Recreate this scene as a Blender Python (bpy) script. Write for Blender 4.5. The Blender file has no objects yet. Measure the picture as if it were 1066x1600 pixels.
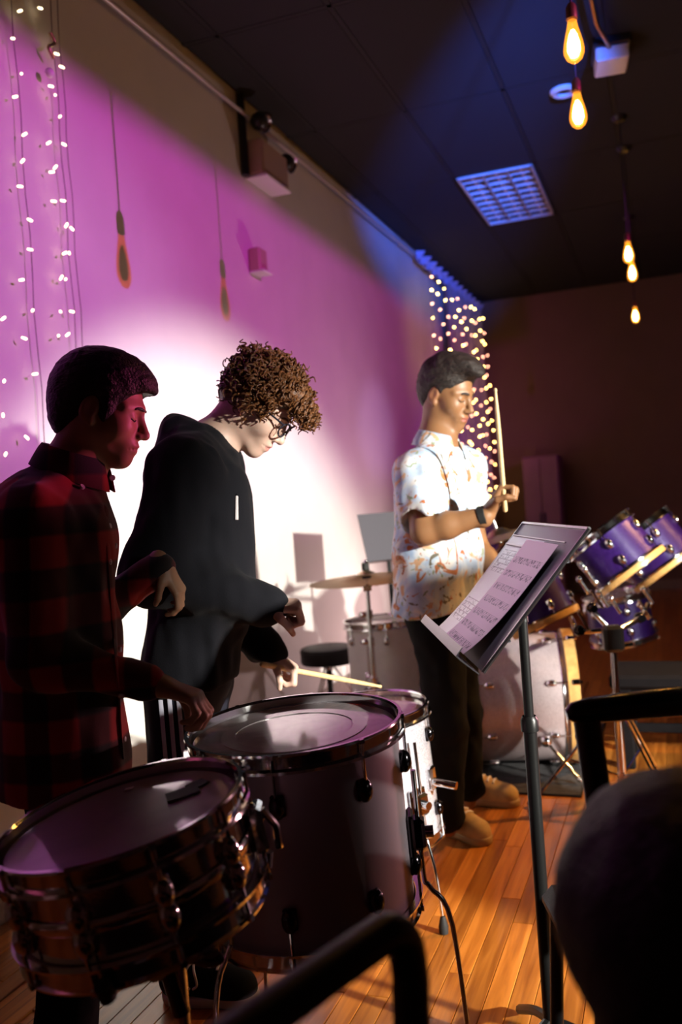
import bpy, math, random
import numpy as np
from mathutils import Matrix, Vector

rnd = random.Random(7)
SC = bpy.context.scene
COL = SC.collection

# ---------------------------------------------------------------- camera
W, H, FPX = 1066, 1600, 1420.0
CAM_POS = np.array([2.04, 0.0, 1.235])
def _cam_axes(yaw, pitch, roll):
    y, p, r = [math.radians(a) for a in (yaw, pitch, roll)]
    d = np.array([-math.sin(y)*math.cos(p), math.cos(y)*math.cos(p), math.sin(p)])
    rt = np.array([math.cos(y), math.sin(y), 0.0]); up = np.cross(rt, d)
    return rt*math.cos(r) - up*math.sin(r), rt*math.sin(r) + up*math.cos(r), d
CR, CU, CD = _cam_axes(20.0, -0.7, 4.1)
cam_data = bpy.data.cameras.new('camera')
cam = bpy.data.objects.new('camera', cam_data); COL.objects.link(cam)
cam_data.sensor_fit = 'VERTICAL'; cam_data.sensor_height = 36.0; cam_data.sensor_width = 24.0
cam_data.lens = FPX/H*36.0
cam_data.clip_start = 0.05
m = Matrix.Identity(4)
for i in range(3):
    m[i][0], m[i][1], m[i][2], m[i][3] = CR[i], CU[i], -CD[i], CAM_POS[i]
cam.matrix_world = m
cam_data.dof.use_dof = True; cam_data.dof.focus_distance = 1.95; cam_data.dof.aperture_fstop = 2.8
SC.camera = cam

# ---------------------------------------------------------------- world, lights, exposure
SC.view_settings.view_transform = 'Standard'
SC.view_settings.look = 'None'
SC.view_settings.exposure = 0.0
SC.view_settings.gamma = 1.0
SC.view_settings.use_curve_mapping = False
world = bpy.data.worlds.new('world'); SC.world = world; world.use_nodes = True
world.node_tree.nodes['Background'].inputs[0].default_value = (0.5, 0.35, 0.45, 1)
world.node_tree.nodes['Background'].inputs[1].default_value = 0.002

def spot(name, loc, aim, color, power, size, blend, radius):
    l = bpy.data.lights.new(name, 'SPOT'); l.color = color; l.energy = power
    l.spot_size = math.radians(size); l.spot_blend = blend; l.shadow_soft_size = radius
    o = bpy.data.objects.new(name, l); COL.objects.link(o); o.location = loc
    o.rotation_euler = (Vector(aim) - Vector(loc)).to_track_quat('-Z', 'Y').to_euler()
    return o
KEY = (6.3, 0.5, 2.10)
WASH = (4.5, 2.6, 3.10)
spot('white_key_spot', KEY, (0.0, 3.95, 0.22), (1.0, 0.96, 0.86), 4100, 32, 0.50, 0.07)
spot('face_fill_spot', (5.7, 1.5, 1.10), (1.09, 2.15, 1.47), (1.0, 0.84, 0.70), 420, 5, 0.9, 0.04)  # front fill added to brighten the face above the hoodie
spot('rose_side_spot', (4.0, 4.9, 1.0), (1.42, 1.60, 0.55), (1.0, 0.45, 0.50), 330, 15, 0.9, 0.05)
spot('sheet_fill_spot', (0.8, 0.7, 3.3), (1.70, 1.93, 1.03), (0.95, 0.82, 1.0), 120, 13, 0.8, 0.05)  # lilac fill added to brighten the sheet music
spot('lilac_wash_spot', WASH, (0.0, 2.7, 1.55), (0.72, 0.50, 1.0), 240, 38, 1.0, 0.005)
spot('magenta_wash_spot', WASH, (0.0, 4.7, 2.2), (0.80, 0.035, 0.76), 470, 94, 0.6, 0.005)
spot('pink_side_spot', (4.2, 3.9, 1.25), (1.09, 1.54, 1.45), (1.0, 0.13, 0.36), 480, 6.5, 0.9, 0.03)
spot('peach_floor_spot', (1.3, 6.3, 0.12), (0.0, 5.5, 0.9), (1.0, 0.70, 0.72), 95, 115, 1.0, 0.05)
spot('lilac_side_spot', (4.6, 3.0, 1.4), (0.0, 6.5, 1.75), (0.62, 0.38, 1.0), 260, 9, 0.9, 0.03)
spot('blue_ceiling_spot', (2.6, 1.7, 2.7), (0.95, 6.0, 3.43), (0.03, 0.15, 1.0), 3000, 19, 1.0, 0.05)
spot('violet_corner_spot', (3.6, 6.4, 0.6), (0.0, 9.0, 1.2), (0.50, 0.05, 1.0), 120, 46, 1.0, 0.05)
spot('amber_ceiling_spot', (4.0, 4.6, 3.2), (1.75, 3.3, 0.0), (1.0, 0.50, 0.15), 620, 34, 0.6, 0.05)

# ---------------------------------------------------------------- helpers
def at(px, py, depth):
    """point seen at a photo pixel, at a given distance along the camera axis"""
    return CAM_POS + (CD + CR*(px - W/2)/FPX - CU*(py - H/2)/FPX)*depth
def on_plane(px, py, axis, val):
    r = CD + CR*(px - W/2)/FPX - CU*(py - H/2)/FPX
    return CAM_POS + r*((val - CAM_POS[axis])/r[axis])
def nrm(v):
    v = np.asarray(v, float); return v/(np.linalg.norm(v) + 1e-12)
def perp(d):
    d = nrm(d); a = np.array([0, 0, 1.0]) if abs(d[2]) < 0.9 else np.array([1.0, 0, 0])
    u = nrm(np.cross(a, d)); return u, np.cross(d, u)

ROOT_LOC = {}
def thing(name, label, cat, loc=(0, 0, 0), group=None, kind=None):
    o = bpy.data.objects.new(name, None); COL.objects.link(o)
    o.empty_display_size = 0.05
    o.location = [float(a) for a in loc]; ROOT_LOC[o.name] = np.array(loc, float)
    tag(o, label, cat, group, kind)
    return o
def tag(o, label=None, cat=None, group=None, kind=None):
    if label: o['label'] = label
    if cat: o['category'] = cat
    if group: o['group'] = group
    if kind: o['kind'] = kind
    return o
def mk(name, verts, faces, mat, parent=None, smooth=True, origin=None):
    """one mesh object from world-space vertices"""
    verts = np.asarray(verts, float)
    if parent is not None: org = ROOT_LOC[parent.name]
    elif origin is not None: org = np.asarray(origin, float)
    else: org = np.zeros(3)
    me = bpy.data.meshes.new(name)
    vv = np.ascontiguousarray(verts - org, dtype=np.float32)
    if isinstance(faces, np.ndarray):
        nf = len(faces); me.vertices.add(len(vv)); me.vertices.foreach_set('co', vv.ravel())
        me.loops.add(nf*4); me.loops.foreach_set('vertex_index', faces.astype(np.int32).ravel())
        me.polygons.add(nf); me.polygons.foreach_set('loop_start', np.arange(0, nf*4, 4, dtype=np.int32))
        me.update(calc_edges=True)
    else:
        me.from_pydata(vv.tolist(), [], faces); me.update()
    if smooth: me.polygons.foreach_set('use_smooth', [True]*len(me.polygons))
    if mat is not None: me.materials.append(mat)
    o = bpy.data.objects.new(name, me); COL.objects.link(o)
    if parent is not None: o.parent = parent
    elif origin is not None: o.location = [float(a) for a in org]
    ROOT_LOC[o.name] = org
    return o

class G:
    """collects shapes in world space; build() links them as one mesh object"""
    def __init__(s, M=None): s.v = []; s.f = []; s.M = M; s.n = 0
    def add(s, v, f):
        v = np.asarray(v, float)
        if s.M is not None: v = v @ s.M[:3, :3].T + s.M[:3, 3]
        s.v.append(v); s.f += [[i + s.n for i in q] for q in f]; s.n += len(v); return s
    def box(s, c, size, rot=None, bev=0.0):
        hx, hy, hz = [a/2 for a in size]
        b = min(bev, hx*.9, hy*.9, hz*.9)
        if b <= 0:
            v = np.array([(x, y, z) for x in (-hx, hx) for y in (-hy, hy) for z in (-hz, hz)])
            f = [(0, 1, 3, 2), (4, 6, 7, 5), (0, 4, 5, 1), (2, 3, 7, 6), (0, 2, 6, 4), (1, 5, 7, 3)]
        else:
            v = []; idx = {}
            for sx in (-1, 1):
                for sy in (-1, 1):
                    for sz in (-1, 1):
                        for k, p in enumerate(((hx, hy-b, hz-b), (hx-b, hy, hz-b), (hx-b, hy-b, hz))):
                            idx[(sx, sy, sz, k)] = len(v); v.append((sx*p[0], sy*p[1], sz*p[2]))
            v = np.array(v); f = []
            for sg in (-1, 1):
                f.append([idx[(sg, a, c2, 0)] for a, c2 in ((-1, -1), (1, -1), (1, 1), (-1, 1))][::sg])
                f.append([idx[(a, sg, c2, 1)] for a, c2 in ((-1, -1), (-1, 1), (1, 1), (1, -1))][::sg])
                f.append([idx[(a, c2, sg, 2)] for a, c2 in ((-1, -1), (1, -1), (1, 1), (-1, 1))][::sg])
            for a in (-1, 1):
                for c2 in (-1, 1):
                    f.append([idx[(a, c2, -1, 0)], idx[(a, c2, -1, 1)], idx[(a, c2, 1, 1)], idx[(a, c2, 1, 0)]][::-a*c2])
                    f.append([idx[(a, -1, c2, 0)], idx[(a, -1, c2, 2)], idx[(a, 1, c2, 2)], idx[(a, 1, c2, 0)]][::a*c2])
                    f.append([idx[(-1, a, c2, 1)], idx[(-1, a, c2, 2)], idx[(1, a, c2, 2)], idx[(1, a, c2, 1)]][::-a*c2])
                    for d in (-1, 1):
                        f.append([idx[(a, c2, d, 0)], idx[(a, c2, d, 1)], idx[(a, c2, d, 2)]][::a*c2*d])
        if rot is not None: v = v @ np.asarray(rot).T
        return s.add(v + np.asarray(c, float), f)
    def tube(s, pts, r, seg=10, cap=True, flat=1.0, up=None):
        pts = [np.asarray(p, float) for p in pts]; n = len(pts)
        rs = r if isinstance(r, (list, tuple, np.ndarray)) else [r]*n
        v = []; u = None
        for i, p in enumerate(pts):
            t = nrm(pts[min(i+1, n-1)] - pts[max(i-1, 0)])
            if u is None:
                u = perp(t)[0] if up is None else nrm(np.asarray(up, float) - t*np.dot(up, t))
            else: u = nrm(u - t*np.dot(u, t))
            w = np.cross(t, u)
            for k in range(seg):
                a = 2*math.pi*k/seg
                v.append(p + (u*math.cos(a)*flat + w*math.sin(a))*rs[i])
        f = [(i*seg+k, i*seg+(k+1) % seg, (i+1)*seg+(k+1) % seg, (i+1)*seg+k) for i in range(n-1) for k in range(seg)]
        if cap: f += [list(range(seg))[::-1], [(n-1)*seg+k for k in range(seg)]]
        return s.add(v, f)
    def cyl(s, a, b, r0, r1=None, seg=16): return s.tube([a, b], [r0, r0 if r1 is None else r1], seg)
    def lathe(s, prof, c=(0, 0, 0), axis=(0, 0, 1), seg=48, close=False, ang=None):
        u, w = perp(axis); d = nrm(axis); c = np.asarray(c, float); n = len(prof); v = []
        for k in range(seg):
            a = 2*math.pi*k/seg; e = u*math.cos(a) + w*math.sin(a)
            for (r, z) in prof: v.append(c + e*r + d*z)
        m = n if close else n-1
        f = [(k*n+i, ((k+1) % seg)*n+i, ((k+1) % seg)*n+(i+1) % n, k*n+(i+1) % n) for k in range(seg) for i in range(m)]
        return s.add(v, f)
    def ball(s, c, r, sc=(1, 1, 1), seg=14, rot=None):
        rings = seg//2 + 1; v = []
        for i in range(rings+1):
            th = math.pi*i/rings
            for k in range(seg):
                a = 2*math.pi*k/seg
                v.append((math.sin(th)*math.cos(a)*sc[0]*r, math.sin(th)*math.sin(a)*sc[1]*r, math.cos(th)*sc[2]*r))
        v = np.array(v)
        if rot is not None: v = v @ np.asarray(rot).T
        f = [(i*seg+k, (i+1)*seg+k, (i+1)*seg+(k+1) % seg, i*seg+(k+1) % seg) for i in range(rings) for k in range(seg)]
        return s.add(v + np.asarray(c, float), f)
    def grid(s, fn, nu, nv, thick=0.0):
        P = np.array([[fn(i/nu, j/nv) for j in range(nv+1)] for i in range(nu+1)], float)
        du = np.gradient(P, axis=0); dv = np.gradient(P, axis=1)
        N = np.cross(du, dv); N /= np.linalg.norm(N, axis=2, keepdims=True) + 1e-12
        q = lambda i, j: i*(nv+1)+j
        f = [(q(i, j), q(i+1, j), q(i+1, j+1), q(i, j+1)) for i in range(nu) for j in range(nv)]
        A = P.reshape(-1, 3)
        if thick:
            n0 = len(A); B = (P - N*thick).reshape(-1, 3)
            f2 = [[a+n0 for a in x][::-1] for x in f]
            rim = [q(i, 0) for i in range(nu+1)] + [q(nu, j) for j in range(1, nv+1)] + [q(i, nv) for i in range(nu-1, -1, -1)] + [q(0, j) for j in range(nv-1, 0, -1)]
            f3 = [(rim[k], rim[k]+n0, rim[(k+1) % len(rim)]+n0, rim[(k+1) % len(rim)]) for k in range(len(rim))]
            return s.add(np.concatenate([A, B]), f + f2 + f3)
        return s.add(A, f)
    def build(s, name, mat, parent=None, smooth=True, origin=None):
        o = mk(name, np.concatenate(s.v), s.f, mat, parent, smooth, origin)
        if smooth:
            try: o.data.set_sharp_from_angle(angle=math.radians(38))
            except Exception: pass
        return o

def rotz(a):
    c, s = math.cos(a), math.sin(a); return np.array([[c, -s, 0], [s, c, 0], [0, 0, 1.0]])
def frame(c, z, x=None):
    """4x4 with origin c and local z along the given direction"""
    z = nrm(z)
    if x is None: x = perp(z)[0]
    x = nrm(np.asarray(x, float) - z*np.dot(x, z)); y = np.cross(z, x)
    M = np.eye(4); M[:3, 0] = x; M[:3, 1] = y; M[:3, 2] = z; M[:3, 3] = c; return M
def X(M, p): return M[:3, :3] @ np.asarray(p, float) + M[:3, 3]
def bez(pts, n=12):
    """smooth curve through points (Catmull-Rom)"""
    P = [np.asarray(p, float) for p in pts]; P = [2*P[0]-P[1]] + P + [2*P[-1]-P[-2]]; out = []
    for i in range(1, len(P)-2):
        for k in range(n):
            t = k/n
            out.append(.5*(2*P[i] + (P[i+1]-P[i-1])*t + (2*P[i-1]-5*P[i]+4*P[i+1]-P[i+2])*t*t + (3*P[i]-P[i-1]-3*P[i+1]+P[i+2])*t**3))
    out.append(P[-2]); return out

# ---------------------------------------------------------------- materials
MATS = {}
def pm(name, color, rough=0.5, metal=0.0, spec=0.5, coat=0.0, sss=0.0, emit=None, estr=0.0, var=0.0, vscale=20.0, bump=0.0, bscale=200.0, sheen=0.0, bdist=0.002):
    if name in MATS: return MATS[name]
    mt = bpy.data.materials.new(name); mt.use_nodes = True; MATS[name] = mt
    nt = mt.node_tree; b = nt.nodes['Principled BSDF']
    b.inputs['Base Color'].default_value = (*color, 1); b.inputs['Roughness'].default_value = rough
    b.inputs['Metallic'].default_value = metal; b.inputs['Specular IOR Level'].default_value = spec
    b.inputs['Coat Weight'].default_value = coat; b.inputs['Coat Roughness'].default_value = 0.08
    if sss:
        b.inputs['Subsurface Weight'].default_value = sss; b.inputs['Subsurface Radius'].default_value = (1, .35, .2); b.inputs['Subsurface Scale'].default_value = .006
    if sheen: b.inputs['Sheen Weight'].default_value = sheen
    if emit: b.inputs['Emission Color'].default_value = (*emit, 1); b.inputs['Emission Strength'].default_value = estr
    tc = None
    if var or bump:
        tc = nt.nodes.new('ShaderNodeTexCoord')
    if var:
        n = nt.nodes.new('ShaderNodeTexNoise'); n.inputs['Scale'].default_value = vscale; n.inputs['Detail'].default_value = 4
        nt.links.new(tc.outputs['Object'], n.inputs['Vector'])
        r = nt.nodes.new('ShaderNodeValToRGB')
        r.color_ramp.elements[0].color = (*[max(0, c*(1-var)) for c in color], 1); r.color_ramp.elements[0].position = .3
        r.color_ramp.elements[1].color = (*[min(1, c*(1+var)) for c in color], 1); r.color_ramp.elements[1].position = .7
        nt.links.new(n.outputs['Fac'], r.inputs['Fac']); nt.links.new(r.outputs['Color'], b.inputs['Base Color'])
    if bump:
        n2 = nt.nodes.new('ShaderNodeTexNoise'); n2.inputs['Scale'].default_value = bscale; n2.inputs['Detail'].default_value = 3
        nt.links.new(tc.outputs['Object'], n2.inputs['Vector'])
        bp = nt.nodes.new('ShaderNodeBump'); bp.inputs['Strength'].default_value = bump; bp.inputs['Distance'].default_value = bdist
        nt.links.new(n2.outputs['Fac'], bp.inputs['Height']); nt.links.new(bp.outputs['Normal'], b.inputs['Normal'])
    return mt
def nodes(mt):
    nt = mt.node_tree; return nt, nt.nodes['Principled BSDF'], nt.nodes.new, nt.links.new
def ramp(nt, stops, interp='LINEAR'):
    r = nt.nodes.new('ShaderNodeValToRGB'); r.color_ramp.interpolation = interp
    while len(r.color_ramp.elements) < len(stops): r.color_ramp.elements.new(.5)
    for e, (p, c) in zip(r.color_ramp.elements, stops): e.position = p; e.color = (*c, 1)
    return r

M_WALL = pm('wall_paint', (.72, .68, .64), .85, var=.04, vscale=3, bump=.25, bscale=90)
M_BACK = pm('dim_wall_tone', (.20, .12, .10), .9, var=.05, vscale=3, bump=.2, bscale=90)  # beige wall paint darkened: dim warm light put into the colour
M_CEIL = pm('ceiling_tile_black', (.020, .020, .024), .95, bump=.4, bscale=160)
M_TBAR = pm('ceiling_bar_black', (.012, .012, .014), .8)
M_CHROME = pm('chrome', (.82, .82, .84), .09, 1.0, bump=.05, bscale=300)
M_STEEL = pm('satin_steel', (.55, .55, .57), .28, 1.0, bump=.05, bscale=300)
M_BLACKMETAL = pm('black_powder_coat', (.012, .012, .013), .35, 0.0, bump=.15, bscale=500)
M_RUBBER = pm('black_rubber', (.012, .012, .012), .7, bump=.1, bscale=300)
M_BLACKLUG = pm('black_chrome', (.05, .045, .05), .16, 1.0, bump=.05, bscale=200)
M_WOODHOOP = pm('maple_hoop', (.62, .36, .12), .35, var=.2, vscale=30, coat=.3)
M_STICK = pm('hickory_stick', (.72, .52, .26), .45, var=.12, vscale=60)
M_BRASS = pm('cymbal_bronze', (.62, .50, .24), .30, 1.0, bump=.15, bscale=400)
M_VINYL = pm('black_vinyl', (.010, .009, .010), .5, spec=.3, bump=.3, bscale=350)
M_PLASTICW = pm('white_plastic', (.78, .76, .74), .45, bump=.05, bscale=200)

def mat_floor():
    mt = pm('strip_oak', (.42, .17, .045), .30, coat=.25)
    nt, b, N, L = nodes(mt)
    tc = N('ShaderNodeTexCoord'); mp = N('ShaderNodeMapping'); mp.inputs['Scale'].default_value = (38, 2.2, 38)
    L(tc.outputs['Object'], mp.inputs['Vector'])
    oi = N('ShaderNodeObjectInfo'); add = N('ShaderNodeVectorMath'); add.operation = 'ADD'
    mul = N('ShaderNodeVectorMath'); mul.operation = 'SCALE'; mul.inputs['Scale'].default_value = 37.0
    cx = N('ShaderNodeCombineXYZ'); L(oi.outputs['Random'], cx.inputs[0]); L(oi.outputs['Random'], cx.inputs[1])
    L(cx.outputs[0], mul.inputs[0]); L(mp.outputs[0], add.inputs[0]); L(mul.outputs[0], add.inputs[1])
    n = N('ShaderNodeTexNoise'); n.inputs['Scale'].default_value = 1.0; n.inputs['Detail'].default_value = 6; n.inputs['Distortion'].default_value = .6
    L(add.outputs[0], n.inputs['Vector'])
    r = ramp(nt, [(.3, (.26, .070, .008)), (.55, (.50, .17, .024)), (.75, (.60, .235, .045))]); L(n.outputs['Fac'], r.inputs['Fac'])
    hs = N('ShaderNodeHueSaturation'); mr = N('ShaderNodeMapRange'); mr.inputs['To Min'].default_value = .72; mr.inputs['To Max'].default_value = 1.18
    L(oi.outputs['Random'], mr.inputs['Value']); L(mr.outputs[0], hs.inputs['Value']); L(r.outputs[0], hs.inputs['Color']); L(hs.outputs[0], b.inputs['Base Color'])
    bp = N('ShaderNodeBump'); bp.inputs['Strength'].default_value = .15; bp.inputs['Distance'].default_value = .001
    L(n.outputs['Fac'], bp.inputs['Height']); L(bp.outputs[0], b.inputs['Normal'])
    return mt
def mat_floor_far():
    mt = pm('strip_oak_far', (.42, .17, .045), .32, coat=.2)
    nt, b, N, L = nodes(mt)
    tc = N('ShaderNodeTexCoord'); mp = N('ShaderNodeMapping'); mp.inputs['Rotation'].default_value = (0, 0, math.pi/2)
    L(tc.outputs['Object'], mp.inputs['Vector'])
    br = N('ShaderNodeTexBrick'); br.inputs['Scale'].default_value = 1.0; br.inputs['Brick Width'].default_value = .9; br.inputs['Row Height'].default_value = .058
    br.inputs['Mortar Size'].default_value = .0012; br.inputs['Color1'].default_value = (.36, .11, .014, 1); br.inputs['Color2'].default_value = (.54, .19, .03, 1); br.inputs['Mortar'].default_value = (.05, .02, .008, 1)
    L(mp.outputs[0], br.inputs['Vector']); L(br.outputs['Color'], b.inputs['Base Color'])
    return mt
M_FLOOR = mat_floor(); M_FLOORFAR = mat_floor_far()

# ================================================================ the room
ROOM_X1, ROOM_Y0, ROOM_Y1, ZC = 7.2, -2.6, 10.65, 3.435
def tagk(o, label=None): return tag(o, label, None, None, 'structure')
wl = G().box((-.06, (ROOM_Y0+ROOM_Y1)/2, ZC/2+.1), (.12, ROOM_Y1-ROOM_Y0+.24, ZC+.4)).build('wall_left', M_WALL, smooth=False); tagk(wl, 'pale plaster side wall lit magenta behind the drummers')
tagk(G().box((ROOM_X1/2, ROOM_Y1+.06, ZC/2+.1), (ROOM_X1, .12, ZC+.4)).build('wall_back', M_BACK, smooth=False), 'end wall of the room with dim light in its dark colour')
tagk(G().box((ROOM_X1+.06, (ROOM_Y0+ROOM_Y1)/2, ZC/2+.1), (.12, ROOM_Y1-ROOM_Y0+.24, ZC+.4)).build('wall_right', M_BACK, smooth=False), 'dark side wall opposite the drummers')
tagk(G().box((ROOM_X1/2, ROOM_Y0-.06, ZC/2+.1), (ROOM_X1, .12, ZC+.4)).build('wall_front', M_BACK, smooth=False), 'dark wall behind the audience')

# floor: individual strips where they can be told apart, brick-patterned boards beyond
flo = G().box((ROOM_X1/2, (ROOM_Y0+ROOM_Y1)/2, -.06), (ROOM_X1, ROOM_Y1-ROOM_Y0, .12)).build('floor', M_FLOORFAR, smooth=False); tagk(flo, 'glossy orange strip wood floor')
PW = .058
plank_meshes = {}
def plank(x, y0, y1):
    Ln = round((y1-y0)*20)/20
    key = Ln
    if key not in plank_meshes:
        o = G().box((0, 0, 0), (PW-.0016, Ln-.002, .012), bev=.0012).build('plank', M_FLOOR, flo, smooth=False)
        plank_meshes[key] = o.data
    else:
        o = bpy.data.objects.new('plank', plank_meshes[key]); COL.objects.link(o); o.parent = flo
    o.location = (x, (y0+y1)/2, .0002)
x = .12; row = 0
while x < 2.52:
    y = 1.25 + rnd.choice([0, .15, .3, .45, .6, .75])
    while y < 4.95:
        ln = rnd.choice([.7, .85, 1.0, 1.15])
        plank(x, y, y+ln); y += ln
    x += PW; row += 1
FZ = .0062   # floor surface on the strips

# ceiling: grid of black tiles between black bars
cl = G().box((ROOM_X1/2, (ROOM_Y0+ROOM_Y1)/2, ZC+.06), (ROOM_X1, ROOM_Y1-ROOM_Y0, .08)).build('ceiling', M_TBAR, smooth=False); tagk(cl, 'black suspended tile ceiling')
TX, TY = .56, 1.24
tile_data = None
xs = [.19 + TX*k for k in range(-1, 7)]; ys = [5.10 + TY*k for k in range(-3, 5)]
for i, x0 in enumerate(xs):
    for j, y0 in enumerate(ys):
        a0, a1 = max(x0, .006), x0+TX; b0, b1 = y0, min(y0+TY, ROOM_Y1-.006)
        if b1-b0 < .1: continue
        if i == 2 and j == 4: continue      # the light troffer sits here
        G().box(((a0+a1)/2, (b0+b1)/2, ZC+.006), (a1-a0-.026, b1-b0-.026, .016), bev=.004).build('ceiling_tile', M_CEIL, cl, smooth=False)
g = G()
for x0 in xs[1:]: g.box((x0, (ROOM_Y0+ROOM_Y1)/2, ZC+.001), (.024, ROOM_Y1-ROOM_Y0-.02, .006))
g.build('grid_bar', M_TBAR, cl, smooth=False)
g = G()
for y0 in ys: g.box((ROOM_X1/2, y0, ZC+.001), (ROOM_X1-.02, .024, .006))
g.build('grid_bar', M_TBAR, cl, smooth=False)
M_BASE = pm('baseboard_paint', (.30, .24, .2), .6, var=.1)
tagk(G().box((.008, 4.0, .055), (.016, 13.0, .11), bev=.004).build('baseboard_left', M_BASE, smooth=False))
tagk(G().box((3.6, ROOM_Y1-.008, .055), (7.1, .016, .11), bev=.004).build('baseboard_back', M_BASE, smooth=False))

# ================================================================ fixtures on wall and ceiling
M_LOUVRE = pm('louvre_white', (.62, .60, .60), .4, bump=.05)
M_DIFF = pm('troffer_back', (.5, .48, .5), .5, bump=.05)
t = thing('ceiling_light_troffer', 'unlit rectangular fluorescent troffer with white louvre cells set in black ceiling', 'ceiling light', (1.05, 6.95, ZC-.02))
tx0, tx1, ty0, ty1 = .775, 1.285, 6.355, 7.565
G().box(((tx0+tx1)/2, (ty0+ty1)/2, ZC+.028), (tx1-tx0, ty1-ty0, .006)).build('reflector', M_DIFF, t, False)
g = G()
for xx in (tx0, tx1): g.box((xx, (ty0+ty1)/2, ZC-.002), (.014, ty1-ty0+.014, .03))
for yy in (ty0, ty1): g.box(((tx0+tx1)/2, yy, ZC-.002), (tx1-tx0, .014, .03))
g.build('frame', M_LOUVRE, t, False)
for k in (1, 2):
    G().box((tx0+(tx1-tx0)*k/3, (ty0+ty1)/2, ZC+.005), (.01, ty1-ty0-.016, .034), bev=.003).build('divider', M_LOUVRE, t, False)
for k in range(1, 9):
    G().box(((tx0+tx1)/2, ty0+(ty1-ty0)*k/9, ZC+.006), (tx1-tx0-.016, .005, .028)).build('louvre', M_LOUVRE, t, False)
for k in range(3):
    xx = tx0+(tx1-tx0)*(k+.5)/3
    G().cyl((xx, ty0+.03, ZC+.018), (xx, ty1-.03, ZC+.018), .0125).build('tube_lamp', M_PLASTICW, t)

# rail along the wall
M_RAIL = pm('rail_paint', (.66, .6, .62), .35, .4, bump=.05)
t = thing('wall_rail', 'thin pale rail running high along the whole side wall', 'rail', (.05, 6.0, 3.33))
G().tube([(.05, 2.0, 3.285), (.05, 6.0, 3.33), (.05, 10.6, 3.38)], .011, 10).build('rod', M_RAIL, t)
for yy in (3.0, 5.2, 7.4, 9.6):
    zz = 3.285 + (yy-2)*.011
    G().cyl((0.0, yy, zz), (.05, yy, zz), .008).build('bracket', M_RAIL, t)

# emergency light on the wall
M_EBOX = pm('fixture_box', (.50, .34, .26), .5, bump=.05)
e0 = on_plane(398, 262, 0, 0.0)
t = thing('emergency_light', 'boxy wall fixture with two lamp heads below the rail', 'wall light', (0, e0[1], e0[2]))
G().box((.06, e0[1]+.02, e0[2]), (.12, .34, .19), bev=.012).build('housing', M_EBOX, t)
G().box((.068, e0[1]+.02, e0[2]-.103), (.13, .34, .016), bev=.004).build('bottom_lip', M_PLASTICW, t)
for dy, dz in ((-.10, .20), (.24, .09)):
    hb = G().ball((.09, e0[1]+dy, e0[2]+dz), .052, (1, 1, .9)).build('lamp_head', M_BLACKMETAL, t)
    G().lathe([(0, .0), (.040, .002), (.046, .012)], (.12, e0[1]+dy, e0[2]+dz-.02), (1, -.1, -.5), 20).build('lens', M_CHROME, hb)
G().cyl((.02, e0[1]-.17, e0[2]-.1), (.02, e0[1]-.17, 3.43), .022).build('conduit', M_BLACKMETAL, t)

s0 = on_plane(394, 410, 0, 0.0)
t = thing('wall_strobe', 'small box-shaped alarm unit on the magenta wall below the emergency light', 'alarm', (0, s0[1], s0[2]))
G().box((.035, s0[1], s0[2]), (.07, .10, .13), bev=.01).build('housing', M_EBOX, t)
G().box((.045, s0[1]+.01, s0[2]-.062), (.09, .12, .014), bev=.005).build('bottom_lip', M_PLASTICW, t)

# ceiling box, ring, pipe
b0 = on_plane(955, 90, 2, ZC-.06)
t = thing('ceiling_speaker_box', 'small white box hanging under the black ceiling beside a copper pipe', 'speaker', (b0[0], b0[1], ZC-.06))
G().box((b0[0], b0[1], ZC-.075), (.16, .20, .07), rotz(.12), bev=.008).build('housing', M_PLASTICW, t)
G().box((b0[0], b0[1], ZC-.02), (.18, .24, .045), rotz(.12), bev=.006).build('mount_plate', M_BLACKMETAL, t)
r0 = on_plane(882, 146, 2, ZC-.02)
t = thing('ceiling_ring', 'white ring-shaped ceiling mount behind the lower pendant bulb', 'ceiling mount', (r0[0], r0[1], ZC))
G().lathe([(.042, 0), (.042, -.02), (.062, -.024), (.078, -.012), (.078, 0)], (r0[0], r0[1], ZC), (0, 0, 1), 32, True).build('ring', M_PLASTICW, t)
M_COPPER = pm('copper_pipe', (.62, .30, .10), .35, 1.0, bump=.05)
t = thing('copper_pipe', 'copper pipe running along the black ceiling to the white box', 'pipe', (1.83, 4.0, ZC-.05))
G().tube([(1.80, 2.2, ZC-.05), (1.85, 4.5, ZC-.05), (b0[0], b0[1]-.1, ZC-.05)], .011, 10).build('tube', M_COPPER, t)
G().box((1.84, 4.1, ZC-.025), (.03, .02, .05)).build('clip', M_STEEL, t)

# pendant filament bulbs
def mat_glass_bulb():
    mt = bpy.data.materials.new('amber_bulb_glass'); mt.use_nodes = True; nt = mt.node_tree; nt.nodes.clear()
    o = nt.nodes.new('ShaderNodeOutputMaterial'); tr = nt.nodes.new('ShaderNodeBsdfTransparent'); tr.inputs[0].default_value = (1, .72, .35, 1)
    gl = nt.nodes.new('ShaderNodeBsdfGlossy'); gl.inputs['Roughness'].default_value = .05
    em = nt.nodes.new('ShaderNodeEmission'); em.inputs[0].default_value = (1, .36, .03, 1); em.inputs[1].default_value = .9
    a = nt.nodes.new('ShaderNodeAddShader'); mx = nt.nodes.new('ShaderNodeMixShader'); mx.inputs[0].default_value = .06
    nt.links.new(tr.outputs[0], mx.inputs[1]); nt.links.new(gl.outputs[0], mx.inputs[2])
    nt.links.new(mx.outputs[0], a.inputs[0]); nt.links.new(em.outputs[0], a.inputs[1]); nt.links.new(a.outputs[0], o.inputs[0])
    return mt
M_BULB = mat_glass_bulb()
M_FIL = pm('glowing_filament', (1, .7, .3), .5, emit=(1, .62, .20), estr=85)
M_CORD = pm('black_cord', (.01, .009, .008), .6)
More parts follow.
